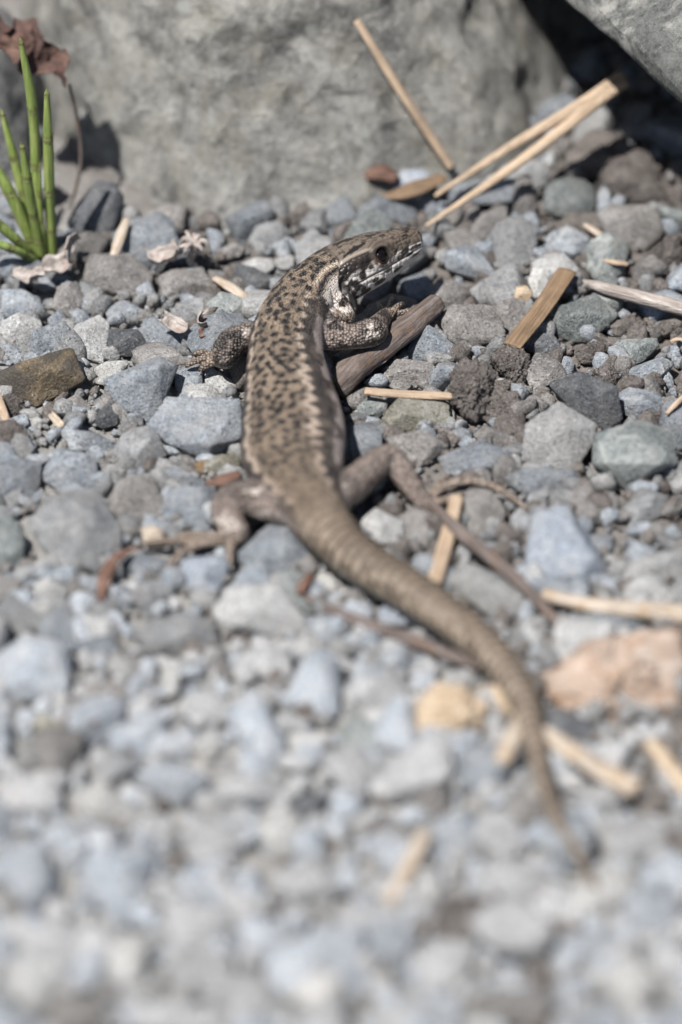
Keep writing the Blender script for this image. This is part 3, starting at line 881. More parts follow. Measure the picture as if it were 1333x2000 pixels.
    root = obj('lizard', None, label='mottled brown and black lizard resting on the gravel with its head turned', cat='lizard')
    base = co.mean(axis=0); base[2] = co[:, 2].min()
    root.location = base
    bo = obj('body', me2, m, root); bo.matrix_parent_inverse = Matrix.Translation(-Vector(base))
    # eyes
    me_, nte, be = mat_new('lizard_eye')
    oc = nte.nodes.new('ShaderNodeTexCoord').outputs['Object']
    sp = nte.nodes.new('ShaderNodeSeparateXYZ'); nte.links.new(oc, sp.inputs[0])
    r2 = math_(nte, 'SQRT', math_(nte, 'ADD', math_(nte, 'POWER', sp.outputs[0], 2.0), math_(nte, 'POWER', sp.outputs[1], 2.0)))
    ecol = ramp(nte, math_(nte, 'MULTIPLY', r2, 5.0), [(0.42, (.004, .003, .003)), (0.46, (.07, .03, .014)), (0.51, (.05, .022, .01)), (0.56, (.02, .014, .01))])
    nte.links.new(ecol, be.inputs['Base Color']); be.inputs['Roughness'].default_value = 0.04
    be.inputs['Specular IOR Level'].default_value = 0.35
    k = ke
    for sgn in (1, -1):
        p = eye_at(sgn)
        out = sgn * R[k] * 0.86 + U[k] * 0.42 - T[k] * 0.16; out /= np.linalg.norm(out)
        c = p - out * 0.082
        bmv, bmf = ico(4)
        eo = obj('eye', new_mesh('eye', bmv * 0.112, bmf), me_, root)
        eo.matrix_parent_inverse = Matrix.Translation(-Vector(base))
        eo.location = c
        eo.rotation_euler = Vector(out).to_track_quat('Z', 'Y').to_euler()
    return root, s, X, A, HB, np.vstack(chains)
lizard, LS, LX, LA, LHB, LIMBP = make_lizard()
print('lizard', round(time.time() - T0, 1))
# ------------------------------------------------------------------ stones
VIEW = -FW                                    # towards the camera
def in_lizard(p, grow=0.0):
    """rough height limit under the animal: returns the clearance height at ground point p"""
    d = np.hypot(LX[:, 0] - p[0], LX[:, 1] - p[1])
    k = int(np.argmin(d - LA))
    d2 = np.hypot(LIMBP[:, 0] - p[0], LIMBP[:, 1] - p[1]) - LIMBP[:, 3]
    j = int(np.argmin(d2))
    if d2[j] < d[k] - LA[k]: return d2[j] - grow, LIMBP[j, 2] - LIMBP[j, 3]
    return (d[k] - LA[k] - grow), LX[k, 2] - LHB[k]

STONES = []       # (centre xyz, radius) for the packing below
def poly_stone(poly, cls, seed, flat=0.5, zb=0.03, thick=1.0, hero=None, p=None, sub=None, lift=0.0):
    rng = np.random.default_rng(seed)
    poly = np.array(poly, float)
    want = int(rng.integers(5, 8))
    while len(poly) > want and cls != 'dirt':                # crushed stone has few, long edges
        a_, b_, c_ = np.roll(poly, 1, 0), poly, np.roll(poly, -1, 0)
        ar = np.abs((b_[:, 0] - a_[:, 0]) * (c_[:, 1] - a_[:, 1]) - (c_[:, 0] - a_[:, 0]) * (b_[:, 1] - a_[:, 1]))
        poly = np.delete(poly, ar.argmin(), 0)
    uv = poly.mean(axis=0)
    poly = uv + (poly - uv) * (1.05 if cls != 'dirt' else 1.0)
    n = (1 - flat) * VIEW + flat * np.array([0, 0, 1.0]); n /= np.linalg.norm(n)
    zc = 0.2
    for _ in range(3):
        Pc = P(uv[0], uv[1], zc)
        O = []
        for (u, v) in poly:
            d = ray(u, v); t = ((Pc - CAM) @ n) / (d @ n)
            O.append(CAM + d * t)
        O = np.array(O)
        zc += (zb + lift - O[:, 2].min())
    c0 = O.mean(axis=0)
    dim = np.sqrt(np.prod(np.sort(np.ptp((O - c0) @ np.stack([RT, np.cross(n, RT)], 1), axis=0))))
    tf, tb = dim * 0.23 * thick, dim * 0.30 * thick
    # a crushed stone: a few flat faces turned to the sky, one raised ridge
    nf = int(rng.integers(2, 5))
    pick = np.unique(np.round(np.linspace(0, len(O), nf, endpoint=False) + rng.uniform(0, len(O) / nf)).astype(int) % len(O))
    k = rng.uniform(0.05, 0.68, len(pick))[:, None]
    sh = (RT * rng.normal(0, .08) + np.cross(n, RT) * rng.normal(0, .08)) * dim
    front = c0 + (O[pick] - c0) * k + sh + n * (tf * rng.uniform(0.6, 1.5, len(pick)))[:, None]
    back = c0 + (O[::2] - c0) * 0.72 - n * tb * rng.uniform(0.7, 1.2, len(O[::2]))[:, None] + np.array([0, 0, -0.1 * dim])
    pts = np.vstack([O, front, back])
    c, N, D = hull_planes(pts)
    clod = cls in ('dirt',)
    sub = sub or (5 if 540 < uv[1] < 1000 else 4 if 430 < uv[1] < 1250 else 3)
    p = p or (rng.uniform(60, 130) if not clod else 10)
    V, F = facet_body(c, N, D, sub, p, 0.024 if not clod else 0.16, 4.5 if not clod else 5.0, seed, 0.010 if not clod else 0.11)
    dl, hz = in_lizard(c0, 0.0)
    return V, F, c0, dim

LOOK = {'blue': 'blue-grey', 'slate': 'slate-grey', 'dark': 'dark grey', 'grey': 'mid-grey', 'pale': 'pale grey', 'white': 'whitish', 'brown': 'brownish grey',
        'green': 'greenish grey', 'ochre': 'ochre-stained', 'tan': 'yellow-brown', 'dirt': 'crumbly brown', 'dusty': 'dusty light blue', 'chalk': 'dusty light grey'}
MARKS = [('beside the head of the lizard', P(860, 500)), ('by the front foot of the lizard', P(400, 690)), ('beside the flank of the lizard', P(720, 850)),
         ('beside the hind foot of the lizard', P(330, 1060)), ('beside the base of the lizard tail', P(680, 1170)), ('near the middle of the lizard tail', P(980, 1300)), ('near the tip of the lizard tail', P(1160, 1720)),
         ('below the green horsetail', P(90, 560)), ('at the foot of the large boulder', P(450, 460)), ('by the pine needles', P(930, 380)), ('by the pointed dry stalk', P(1240, 560)),
         ('by the flat brown strip', P(1050, 640)), ('by the crumbly soil clods', P(970, 770)), ('by the flaky wood chunk', P(1220, 1290)), ('by the pale straw', P(1200, 1170)),
         ('among stones beside the curled red leaf', P(190, 1130)), ('near the yellow-brown stone', P(90, 760)), ('in the open gravel ahead of the hind foot', P(280, 1400)),
         ('in the open gravel beyond the wood chips', P(760, 1600)), ('in the wide stretch of open gravel', P(300, 1780)), ('in the gravel beyond the tail tip', P(1000, 1900))]
def stone_words(cls, dim, c):
    size = 'tiny' if dim < 0.26 else 'small' if dim < 0.45 else 'medium' if dim < 0.75 else 'big'
    shape = 'soil clod' if cls == 'dirt' else 'angular stone'
    mk = min(MARKS, key=lambda q: np.linalg.norm(q[1] - c))[0]
    return f'{size} {LOOK[cls]} {shape} {mk}'

N_STONE = [0]
def put_stone(V, F, c0, dim, cls, label=None):
    V, o = centred(V)
    name = 'soil_clod' if cls == 'dirt' else 'stone'
    ob = obj(name, new_mesh(name, V, F), M[cls])
    ob.location = o
    lab = label or stone_words(cls, dim, c0)
    ob['label'] = lab
    ob['category'] = 'clod' if cls == 'dirt' else 'stone'
    ob['group'] = ('soil clods among the gravel' if cls == 'dirt' else 'gravel stones on the ground')
    if not label: ob['group'] = lab
    N_STONE[0] += 1
    return ob

B, S_, D_, G_, PA, W_, BR, GR, OC, TA, DI = 'blue', 'slate', 'dark', 'grey', 'pale', 'white', 'brown', 'green', 'ochre', 'tan', 'dirt'
HERO = [
 (TA, [(-5,728),(41,712),(98,697),(139,679),(161,684),(171,709),(167,742),(150,759),(109,787),(71,793),(22,765),(-5,752)], .35, 'yellow-brown lumpy stone with a smooth sheen among grey gravel'),
 (B, [(204,741),(255,709),(311,696),(339,705),(347,716),(330,769),(313,802),(285,825),(255,810),(225,784)], .3, 'blue-grey wedge stone with a pale patch beside the front foot'),
 (B, [(289,829),(330,776),(375,772),(469,780),(484,810),(469,855),(442,877),(409,896),(375,881),(330,866),(307,848)], .55, 'broad blue-grey slab beside the flank of the lizard'),
 (G_, [(221,881),(240,847),(289,831),(311,855),(326,889),(300,906),(262,922),(240,907)], .5, 'mid-grey five-sided flat stone against the broad slab'),
 (B, [(343,722),(394,716),(397,773),(369,776),(345,773)], .3, 'small upright blue-grey block under the front foot'),
 (PA, [(401,735),(405,712),(431,727),(457,746),(465,769),(420,773),(401,769)], .4, 'small stone with a white face below the lizard elbow'),
 (D_, [(210,645),(240,637),(270,643),(289,664),(292,679),(255,696),(217,699),(208,690)], .5, 'small dark block with a shaded front edge on pale stones'),
 (BR, [(156,517),(176,495),(210,491),(259,495),(300,536),(311,566),(296,592),(259,585),(202,566),(161,551)], .6, 'broad brownish slab leaning below the dark blue stone'),
 (BR, [(311,540),(337,525),(394,525),(424,562),(375,577),(319,581)], .5, None),
 (B, [(-5,566),(45,566),(75,581),(86,604),(56,622),(-5,619)], .5, None),
 (PA, [(-5,634),(34,617),(79,626),(86,652),(41,671),(-5,675)], .5, None),
 (B, [(56,671),(101,645),(127,626),(139,649),(112,690),(60,709)], .5, None),
 (B, [(-5,675),(26,671),(49,690),(45,709),(-5,709)], .5, None),
 (PA, [(124,682),(150,634),(195,615),(214,634),(210,675),(202,709),(169,697),(142,679)], .6, 'pale flat stone under the small dark block'),
 (B, [(206,607),(240,585),(281,607),(300,615),(262,637),(217,634)], .5, None),
 (G_, [(334,607),(367,585),(405,589),(409,630),(375,626),(337,619)], .5, None),
 (GR, [(405,592),(431,570),(480,581),(487,607),(476,637),(431,645),(409,637)], .3, 'dark green mottled stone behind the lizard shoulder'),
 (D_, [(180,817),(214,784),(231,810),(229,829),(202,836),(184,829)], .4, None),
 (BR, [(126,784),(150,769),(176,791),(174,806),(139,816),(126,810)], .5, None),
 (G_, [(225,847),(244,821),(277,810),(281,829),(255,855),(229,857)], .5, None),
 (B, [(76,932),(91,900),(111,880),(182,886),(202,920),(199,951),(162,954),(125,964),(84,951)], .4, None),
 (B, [(-5,905),(37,895),(81,902),(78,940),(68,975),(-5,985)], .4, None),
 (B, [(127,862),(150,840),(187,844),(225,866),(217,889),(180,885),(142,874)], .5, None),
 (DI, [(4,772),(26,765),(45,776),(54,799),(49,817),(19,814),(7,799)], .3, None),
 (DI, [(-8,817),(37,814),(60,855),(49,889),(-8,898)], .3, None),
 (W_, [(51,821),(71,812),(86,821),(79,840),(56,844)], .5, None),
 (G_, [(51,1022),(128,961),(152,951),(189,957),(213,988),(216,1015),(240,1035),(236,1069),(196,1099),(155,1116),(132,1130),(98,1103),(78,1076),(54,1045)], .45, 'big mid-grey stone with a raised cap beside the brown stone'),
 (BR, [(209,981),(233,941),(257,927),(294,927),(311,951),(319,978),(314,1011),(290,1015),(257,1018),(233,1018),(216,1001)], .4, 'purplish brown angular stone between two grey ones'),
 (B, [(321,968),(348,951),(385,957),(422,951),(425,984),(422,1028),(388,1042),(338,1022),(321,1011)], .5, 'light blue-grey square stone touching the bent knee of the lizard'),
 (B, [(287,924),(338,907),(378,927),(405,944),(388,957),(344,947),(311,944)], .5, None),
 (OC, [(378,905),(420,890),(462,885),(470,905),(455,925),(420,930),(390,925)], .5, 'sandy layered stone above the rust-red sliver'),
 (GR, [(-12,1011),(14,1001),(44,1032),(51,1062),(47,1103),(20,1116),(-12,1116)], .35, None),
 (G_, [(-5,1130),(34,1133),(74,1096),(84,1103),(64,1133),(20,1146)], .5, None),
 (PA, [(68,1140),(95,1123),(128,1136),(145,1163),(88,1177),(68,1160)], .5, None),
 (B, [(226,1109),(243,1089),(280,1079),(324,1092),(331,1116),(304,1133),(257,1136),(230,1123)], .5, None),
 (S_, [(354,1089),(402,1079),(449,1089),(442,1119),(412,1177),(375,1184),(351,1143)], .5, None),
 (G_, [(250,1157),(290,1133),(338,1136),(344,1170),(304,1194),(257,1197)], .5, None),
 (B, [(196,1177),(219,1143),(250,1143),(257,1187),(236,1207),(203,1200)], .5, None),
 (G_, [(250,1234),(290,1204),(354,1194),(422,1214),(429,1265),(365,1288),(297,1278)], .4, None),
 (PA, [(414,1192),(447,1147),(501,1126),(546,1139),(587,1180),(608,1221),(596,1250),(563,1254),(501,1238),(439,1234)], .35, 'large smooth pale stone with a shaded underside by the brown twig'),
 (B, [(464,1081),(488,1044),(521,1027),(571,1027),(604,1056),(616,1097),(596,1122),(546,1135),(488,1118)], .45, 'rounded light blue-grey stone under the base of the tail'),
 (W_, [(608,1139),(629,1114),(653,1130),(662,1159),(637,1176)], .5, None),
 (B, [(792,694),(819,640),(832,630),(850,649),(880,680),(908,690),(890,705),(860,714),(830,708),(800,702)], .25, 'sharp pyramid-shaped blue-grey stone beside the broken twig'),
 (BR, [(742,744),(756,708),(771,700),(801,703),(839,708),(873,721),(877,737),(850,759),(828,762),(778,755)], .35, 'low brownish stone lying along the paired needle'),
 (OC, [(739,854),(754,806),(787,770),(820,779),(874,782),(889,800),(880,830),(847,842),(784,839)], .6, 'flat pale stone with a rusty ochre stain'),
 (GR, [(697,785),(724,776),(760,782),(754,800),(739,818),(712,818),(700,806)], .4, None),
 (BR, [(757,854),(796,842),(826,839),(856,851),(877,872),(856,899),(826,914),(811,920),(790,896),(760,875)], .45, 'triangular brownish grey stone beside the bent hind knee'),
 (DI, [(661,857),(673,824),(709,821),(739,827),(742,851),(724,860),(700,866),(676,872)], .3, None),
 (B, [(856,893),(877,875),(910,872),(940,860),(970,872),(998,881),(994,914),(982,929),(940,926),(910,917),(877,929)], .4, 'blue-grey stone with a notched edge above the long toe'),
 (G_, [(847,830),(862,812),(889,815),(889,833),(871,848),(850,842)], .5, None),
 (B, [(874,848),(895,833),(922,842),(922,863),(898,869)], .5, None),
 (BR, [(925,851),(946,830),(973,842),(1012,851),(1009,881),(973,872),(940,860)], .5, None),
 (DI, [(877,719),(895,704),(925,695),(952,704),(976,731),(973,752),(943,767),(934,800),(943,827),(928,842),(904,818),(886,797),(874,770),(875,740)], .25, 'tall lumpy brown soil clod between gravel stones'),
 (DI, [(952,698),(973,680),(1000,674),(1027,680),(1039,701),(1027,719),(1027,761),(1009,761),(985,740),(973,719)], .25, 'brown soil clod with a flat cracked face'),
 (DI, [(931,788),(952,752),(979,746),(1012,761),(1024,782),(1012,809),(985,827),(964,836),(943,821)], .25, 'round dark brown soil ball below the lumpy clods'),
 (GR, [(1064,630),(1088,600),(1129,579),(1163,574),(1200,592),(1210,615),(1185,645),(1152,664),(1118,667),(1073,649)], .35, 'greenish mottled boulder-shaped stone by the flat brown strip'),
 (GR, [(1200,664),(1242,656),(1283,660),(1287,675),(1257,705),(1219,718)], .5, 'small pale green triangular stone leaning on another'),
 (B, [(1216,724),(1257,709),(1294,697),(1317,709),(1302,735),(1268,754),(1238,739)], .5, 'small flat grey-green chip below the pale green stone'),
 (BR, [(859,622),(882,596),(919,589),(957,596),(983,630),(987,656),(957,667),(915,682),(878,664)], .35, 'humped brownish grey stone beyond the broken twig'),
 (BR, [(964,622),(972,592),(1002,581),(1039,592),(1036,615),(1005,652),(990,649)], .45, None),
 (D_, [(1024,664),(1050,649),(1080,652),(1095,675),(1092,705),(1058,690),(1028,682)], .4, None),
 (BR, [(1024,727),(1047,690),(1065,690),(1095,709),(1107,731),(1073,750),(1043,765)], .5, None),
 (D_, [(1073,750),(1103,731),(1133,726),(1170,739),(1200,772),(1215,817),(1185,840),(1163,829),(1125,806),(1095,780)], .35, 'dark rounded stone beside the pale rough stone'),
 (PA, [(1019,862),(1028,829),(1058,799),(1092,784),(1133,799),(1163,829),(1163,855),(1144,889),(1125,919),(1073,915),(1054,900),(1020,900)], .3, 'pale rough block of stone with a dark stone behind it'),
 (GR, [(1152,878),(1163,847),(1208,825),(1249,821),(1306,840),(1321,874),(1324,907),(1283,934),(1223,955),(1189,926),(1159,907)], .3, 'big dark green and blue mottled stone next to the pale block'),
 (B, [(1204,772),(1230,757),(1279,765),(1302,787),(1294,810),(1245,821),(1215,806)], .45, None),
 (DI, [(1245,812),(1283,797),(1340,802),(1340,830),(1283,825)], .4, None),
 (DI, [(1122,682),(1152,664),(1182,667),(1189,690),(1163,712),(1129,709)], .3, None),
 (DI, [(1189,634),(1230,611),(1264,626),(1272,652),(1227,660),(1197,656)], .3, None),
 (DI, [(1159,720),(1193,709),(1212,735),(1200,757),(1170,750)], .3, None),
 (DI, [(1309,637),(1333,619),(1345,660),(1313,671)], .3, None),
 (BR, [(837,574),(855,547),(889,547),(915,574),(904,600),(863,607)], .4, None),
 (G_, [(919,566),(942,547),(964,559),(957,581),(927,589)], .4, None),
 (B, [(867,500),(889,481),(930,481),(960,511),(972,534),(949,549),(908,541),(874,526)], .4, None),
 (G_, [(957,459),(972,432),(1013,421),(1054,440),(1058,474),(1043,511),(1002,526),(972,511)], .4, None),
 (BR, [(998,410),(1009,350),(1036,335),(1050,365),(1054,410),(1032,425)], .4, None),
 (GR, [(1058,410),(1066,357),(1118,342),(1163,361),(1167,410),(1148,429),(1103,425)], .4, None),
 (B, [(1062,485),(1073,455),(1110,440),(1152,462),(1152,492),(1125,511),(1092,504)], .4, None),
 (BR, [(1167,421),(1193,402),(1279,399),(1298,421),(1302,455),(1253,492),(1212,481),(1182,455)], .4, 'large smooth brownish stone by the small straw fragment'),
 (B, [(968,282),(975,222),(1009,200),(1047,215),(1065,241),(1054,275),(1002,290)], .4, 'dark blue-grey stone against the side of the boulder'),
 (DI, [(1249,507),(1272,485),(1309,455),(1335,455),(1338,507),(1302,534),(1260,522)], .4, None),
 (B, [(852,350),(882,316),(919,301),(957,309),(938,335),(885,350)], .5, None),
 (B, [(692,440),(702,400),(742,380),(807,390),(822,415),(812,440)], .4, 'blue-grey slab standing just behind the lizard head'),
 (W_, [(1032,545),(1043,522),(1066,526),(1073,560),(1058,582),(1043,579)], .4, 'white and dark pebble at the end of the flat brown strip'),
 (DI, [(1058,339),(1095,305),(1152,249),(1208,252),(1275,305),(1313,331),(1283,361),(1170,357)], .5, 'broad mound of brown soil below the overhanging rock'),
 (DI, [(1150,330),(1210,310),(1290,350),(1333,400),(1290,410),(1190,390)], .5, None),
 (BR, [(912,455),(942,417),(990,399),(994,425),(957,462),(923,477)], .4, None),
 (D_, [(125,433),(138,407),(166,382),(189,351),(222,354),(245,389),(242,428),(217,458),(179,476),(158,471)], .2, 'dark blue upright stone between horsetail and boulder'),
 (W_, [(565,375),(572,360),(600,358),(607,375),(598,405),(575,400)], .3, 'bright white chip at the foot of the large boulder'),
 (G_, [(585,440),(600,410),(635,405),(650,430),(640,455),(605,458)], .4, None),
 (G_, [(480,480),(500,440),(545,430),(570,455),(550,480)], .4, None),
 (PA, [(471,515),(494,504),(531,504),(539,522),(512,537),(475,530)], .5, None),
 (BR, [(422,492),(456,474),(479,481),(471,500),(437,507)], .4, None),
 (G_, [(332,552),(355,526),(396,522),(411,549),(362,564)], .4, None),
 (B, [(-5,510),(30,480),(70,490),(95,520),(60,545),(-5,550)], .4, None),
 (BR, [(100,600),(115,560),(150,550),(165,590),(140,620)], .4, None),
 (B, [(987,931),(1029,913),(1077,916),(1125,919),(1125,940),(1089,961),(1047,979),(1032,964),(1005,952)], .4, None),
 (S_, [(1020,1042),(1041,1000),(1083,979),(1110,985),(1125,1036),(1149,1066),(1191,1114),(1179,1138),(1143,1150),(1101,1147),(1023,1135),(1017,1090)], .45, 'big smooth slate-blue stone with a brown stone lying against it'),
 (BR, [(1113,985),(1119,958),(1149,940),(1173,967),(1188,994),(1185,1027),(1161,1036),(1137,1027)], .25, 'brownish upright stone lying against the big slate-blue stone'),
 (B, [(1131,1054),(1161,1042),(1197,1045),(1197,1072),(1173,1090)], .5, None),
 (G_, [(1221,991),(1251,952),(1281,949),(1305,970),(1302,1000),(1275,1024),(1233,1036)], .45, None),
 (PA, [(1203,1150),(1215,1114),(1263,1084),(1340,1072),(1340,1135),(1251,1153)], .5, None),
 (B, [(1260,1054),(1293,1042),(1340,1060),(1323,1078),(1269,1072)], .5, None),
 (BR, [(895,974),(921,951),(966,955),(989,1000),(978,1030),(940,1045),(903,1041),(895,1011)], .4, 'rounded brown stone under the arched toe of the lizard'),
 (BR, [(779,1000),(816,966),(861,992),(850,1060),(820,1082),(790,1045)], .6, None),
 (PA, [(700,1015),(734,992),(790,1019),(790,1060),(752,1071),(715,1045)], .5, None),
 (PA, [(872,1135),(910,1109),(970,1120),(1034,1172),(1030,1199),(985,1221),(932,1187)], .5, 'pale blue-grey oval stone between the tail and the dark twig'),
 (G_, [(880,1090),(902,1060),(925,1067),(917,1105),(887,1120)], .5, None),
 (PA, [(996,1247),(1030,1210),(1075,1195),(1067,1240),(1015,1266)], .5, None),
 (B, [(1110,1230),(1130,1200),(1200,1205),(1290,1215),(1250,1245),(1160,1260)], .5, None),
 (G_, [(1000,1010),(1020,985),(1040,1000),(1015,1060),(990,1050)], .6, None),
]
def blob(u, v, w, h, k, seed):
    rng = np.random.default_rng(seed)
    a = np.sort(rng.uniform(0, 2 * math.pi, k) * 0.25 + np.linspace(0, 2 * math.pi, k, endpoint=False))
    return [(u + 0.5 * w * math.cos(t) * rng.uniform(.85, 1.1), v + 0.5 * h * math.sin(t) * rng.uniform(.85, 1.1)) for t in a]
SOFT = [
 (B, 620, 1340, 125, 150), (PA, 765, 1365, 120, 110), (GR, 705, 1315, 75, 70), (W_, 400, 1465, 95, 62), (W_, 580, 1457, 46, 46), (W_, 205, 1570, 115, 78),
 (BR, 125, 1470, 150, 115), (OC, 95, 1420, 85, 60), (B, 330, 1530, 175, 85), (B, 505, 1430, 140, 175), (B, 60, 1310, 180, 150), (B, 240, 1720, 180, 170),
 (W_, 540, 1620, 105, 130), (B, 50, 1700, 125, 170), (W_, 252, 1885, 110, 120), (G_, 385, 1805, 165, 120), (W_, 625, 1930, 125, 85), (S_, 960, 1490, 150, 120),
 (W_, 1230, 1925, 115, 115), (B, 1150, 1860, 180, 110), (W_, 700, 1600, 62, 50), (G_, 420, 1390, 160, 90), (BR, 220, 1350, 120, 60), (B, 270, 1430, 130, 110),
 (G_, 690, 1510, 150, 120), (BR, 840, 1560, 120, 80), (G_, 60, 1560, 130, 90), (PA, 420, 1640, 140, 110), (S_, 900, 1640, 130, 110), (PA, 1000, 1730, 160, 110),
 (G_, 720, 1800, 170, 120), (B, 1080, 1500, 110, 80), (BR, 1020, 1590, 110, 80), (G_, 1240, 1640, 150, 110), (PA, 1170, 1560, 110, 70), (B, 1280, 1780, 140, 120),
 (PA, 860, 1880, 150, 120), (BR, 1010, 1960, 180, 110), (B, 520, 1830, 130, 110), (G_, 90, 1850, 170, 130), (PA, 480, 1950, 150, 100), (BR, 150, 1980, 200, 110), (G_, 320, 1990, 170, 90),
 (PA, 780, 1990, 160, 90), (B, 690, 1920, 110, 80), (W_, 830, 1745, 90, 60), (G_, 600, 1720, 150, 110), (B, 130, 1640, 120, 80), (D_, 610, 1580, 90, 70), (PA, 300, 1620, 100, 70),
 (G_, 1200, 1480, 100, 70), (PA, 1310, 1520, 90, 80), (B, 770, 1290, 90, 60), (G_, 520, 1300, 130, 80), (PA, 600, 1265, 80, 60), (BR, 420, 1310, 90, 60), (B, 640, 1230, 90, 70), (G_, 720, 1150, 90, 60),
 (S_, 790, 1200, 110, 60), (B, 130, 1230, 110, 90), (G_, 40, 1200, 110, 80), (PA, 100, 1190, 80, 60), (BR, 150, 1150, 60, 50), (B, 190, 1260, 90, 70), (BR, 250, 1300, 110, 50), (GR, 1120, 1330, 80, 60),
]
def build_stones():
    seed = 100
    for (cls, poly, flat, label) in HERO:
        seed += 1
        V, F, c0, dim = poly_stone(poly, cls, seed, flat)
        # a stone may not poke into the animal: press it into the soil instead
        for _ in range(12):
            k = np.argmin(np.hypot(LX[:, 0][None] - V[:, 0][:, None], LX[:, 1][None] - V[:, 1][:, None]) - LA[None], axis=1)
            d = np.hypot(LX[k, 0] - V[:, 0], LX[k, 1] - V[:, 1])
            lim = LX[k, 2] - LHB[k] * np.sqrt(np.clip(1 - (d / LA[k]) ** 2, 0, 1))
            over = np.where(d < LA[k] * 0.97, V[:, 2] - lim, -1).max()
            dd = np.hypot(LIMBP[:, 0][None] - V[:, 0][:, None], LIMBP[:, 1][None] - V[:, 1][:, None])
            kk = dd.argmin(1); near = dd[np.arange(len(V)), kk] < LIMBP[kk, 3]
            over = max(over, np.where(near, V[:, 2] - (LIMBP[kk, 2] - LIMBP[kk, 3] * .5), -1).max())
            if over < 0.02: break
            V[:, 2] -= over * 0.5
        put_stone(V, F, c0, dim, cls, label)
        STONES.append((V[:, 0].mean(), V[:, 1].mean(), np.ptp(V[:, 0]) / 2, np.ptp(V[:, 1]) / 2))
    for (cls, u, v, w, h) in SOFT:
        seed += 1
        # the open gravel towards the viewer is coated with pale rock dust
        if v > 1290: cls = {B: 'dusty', G_: 'chalk', S_: B, PA: 'chalk', GR: 'dusty'}.get(cls, cls)
        V, F, c0, dim = poly_stone(blob(u, v, w * 1.06, h * 1.06, 6, seed), cls, seed, .6, p=60, zb=.12)
        put_stone(V, F, c0, dim, cls)
        STONES.append((V[:, 0].mean(), V[:, 1].mean(), np.ptp(V[:, 0]) / 2, np.ptp(V[:, 1]) / 2))
build_stones()
print('stones', N_STONE[0], round(time.time() - T0, 1))

# stones that fill the gaps: packed by size, every one its own shape
def free_room(x, y, st):
    d = (np.hypot((x - st[:, 0]) / (st[:, 2] + 1e-6), (y - st[:, 1]) / (st[:, 3] + 1e-6)) - 1) * np.minimum(st[:, 2], st[:, 3])
    return d.min()

def random_rock(rng, seed, sub, sx, sy, sz, p=80):
    n = rng.integers(5, 9)
    N = rng.normal(size=(n, 3)); N /= np.linalg.norm(N, axis=1)[:, None]
    N = np.vstack([N, np.eye(3), -np.eye(3)])
    D = np.r_[rng.uniform(.42, .85, n), np.ones(6) * rng.uniform(.9, 1.05, 6)]
    V, F = facet_body(np.zeros(3), N, D, sub, p, 0.03, 3.0, seed, 0.0)
    return V * np.array([sx, sy, sz]), F

def soil_share(x, y):
    return sstep(0.35, 0.75, 0.11 * x + 0.05 * y + 0.5 + 0.25 * math.sin(x * 1.7 + y))

def boulder_foot(x, y):
    return y > 6.0 + 0.262 * (x + 2.4) and -4.1 < x < 2.5

def dusted(cls, y, rng):
    if rng.random() < sstep(-0.5, -3.5, y) * .9:
        return {B: 'dusty', G_: 'chalk', S_: 'dusty', PA: 'chalk', GR: 'dusty', BR: PA, D_: B}.get(cls, cls)
    return cls

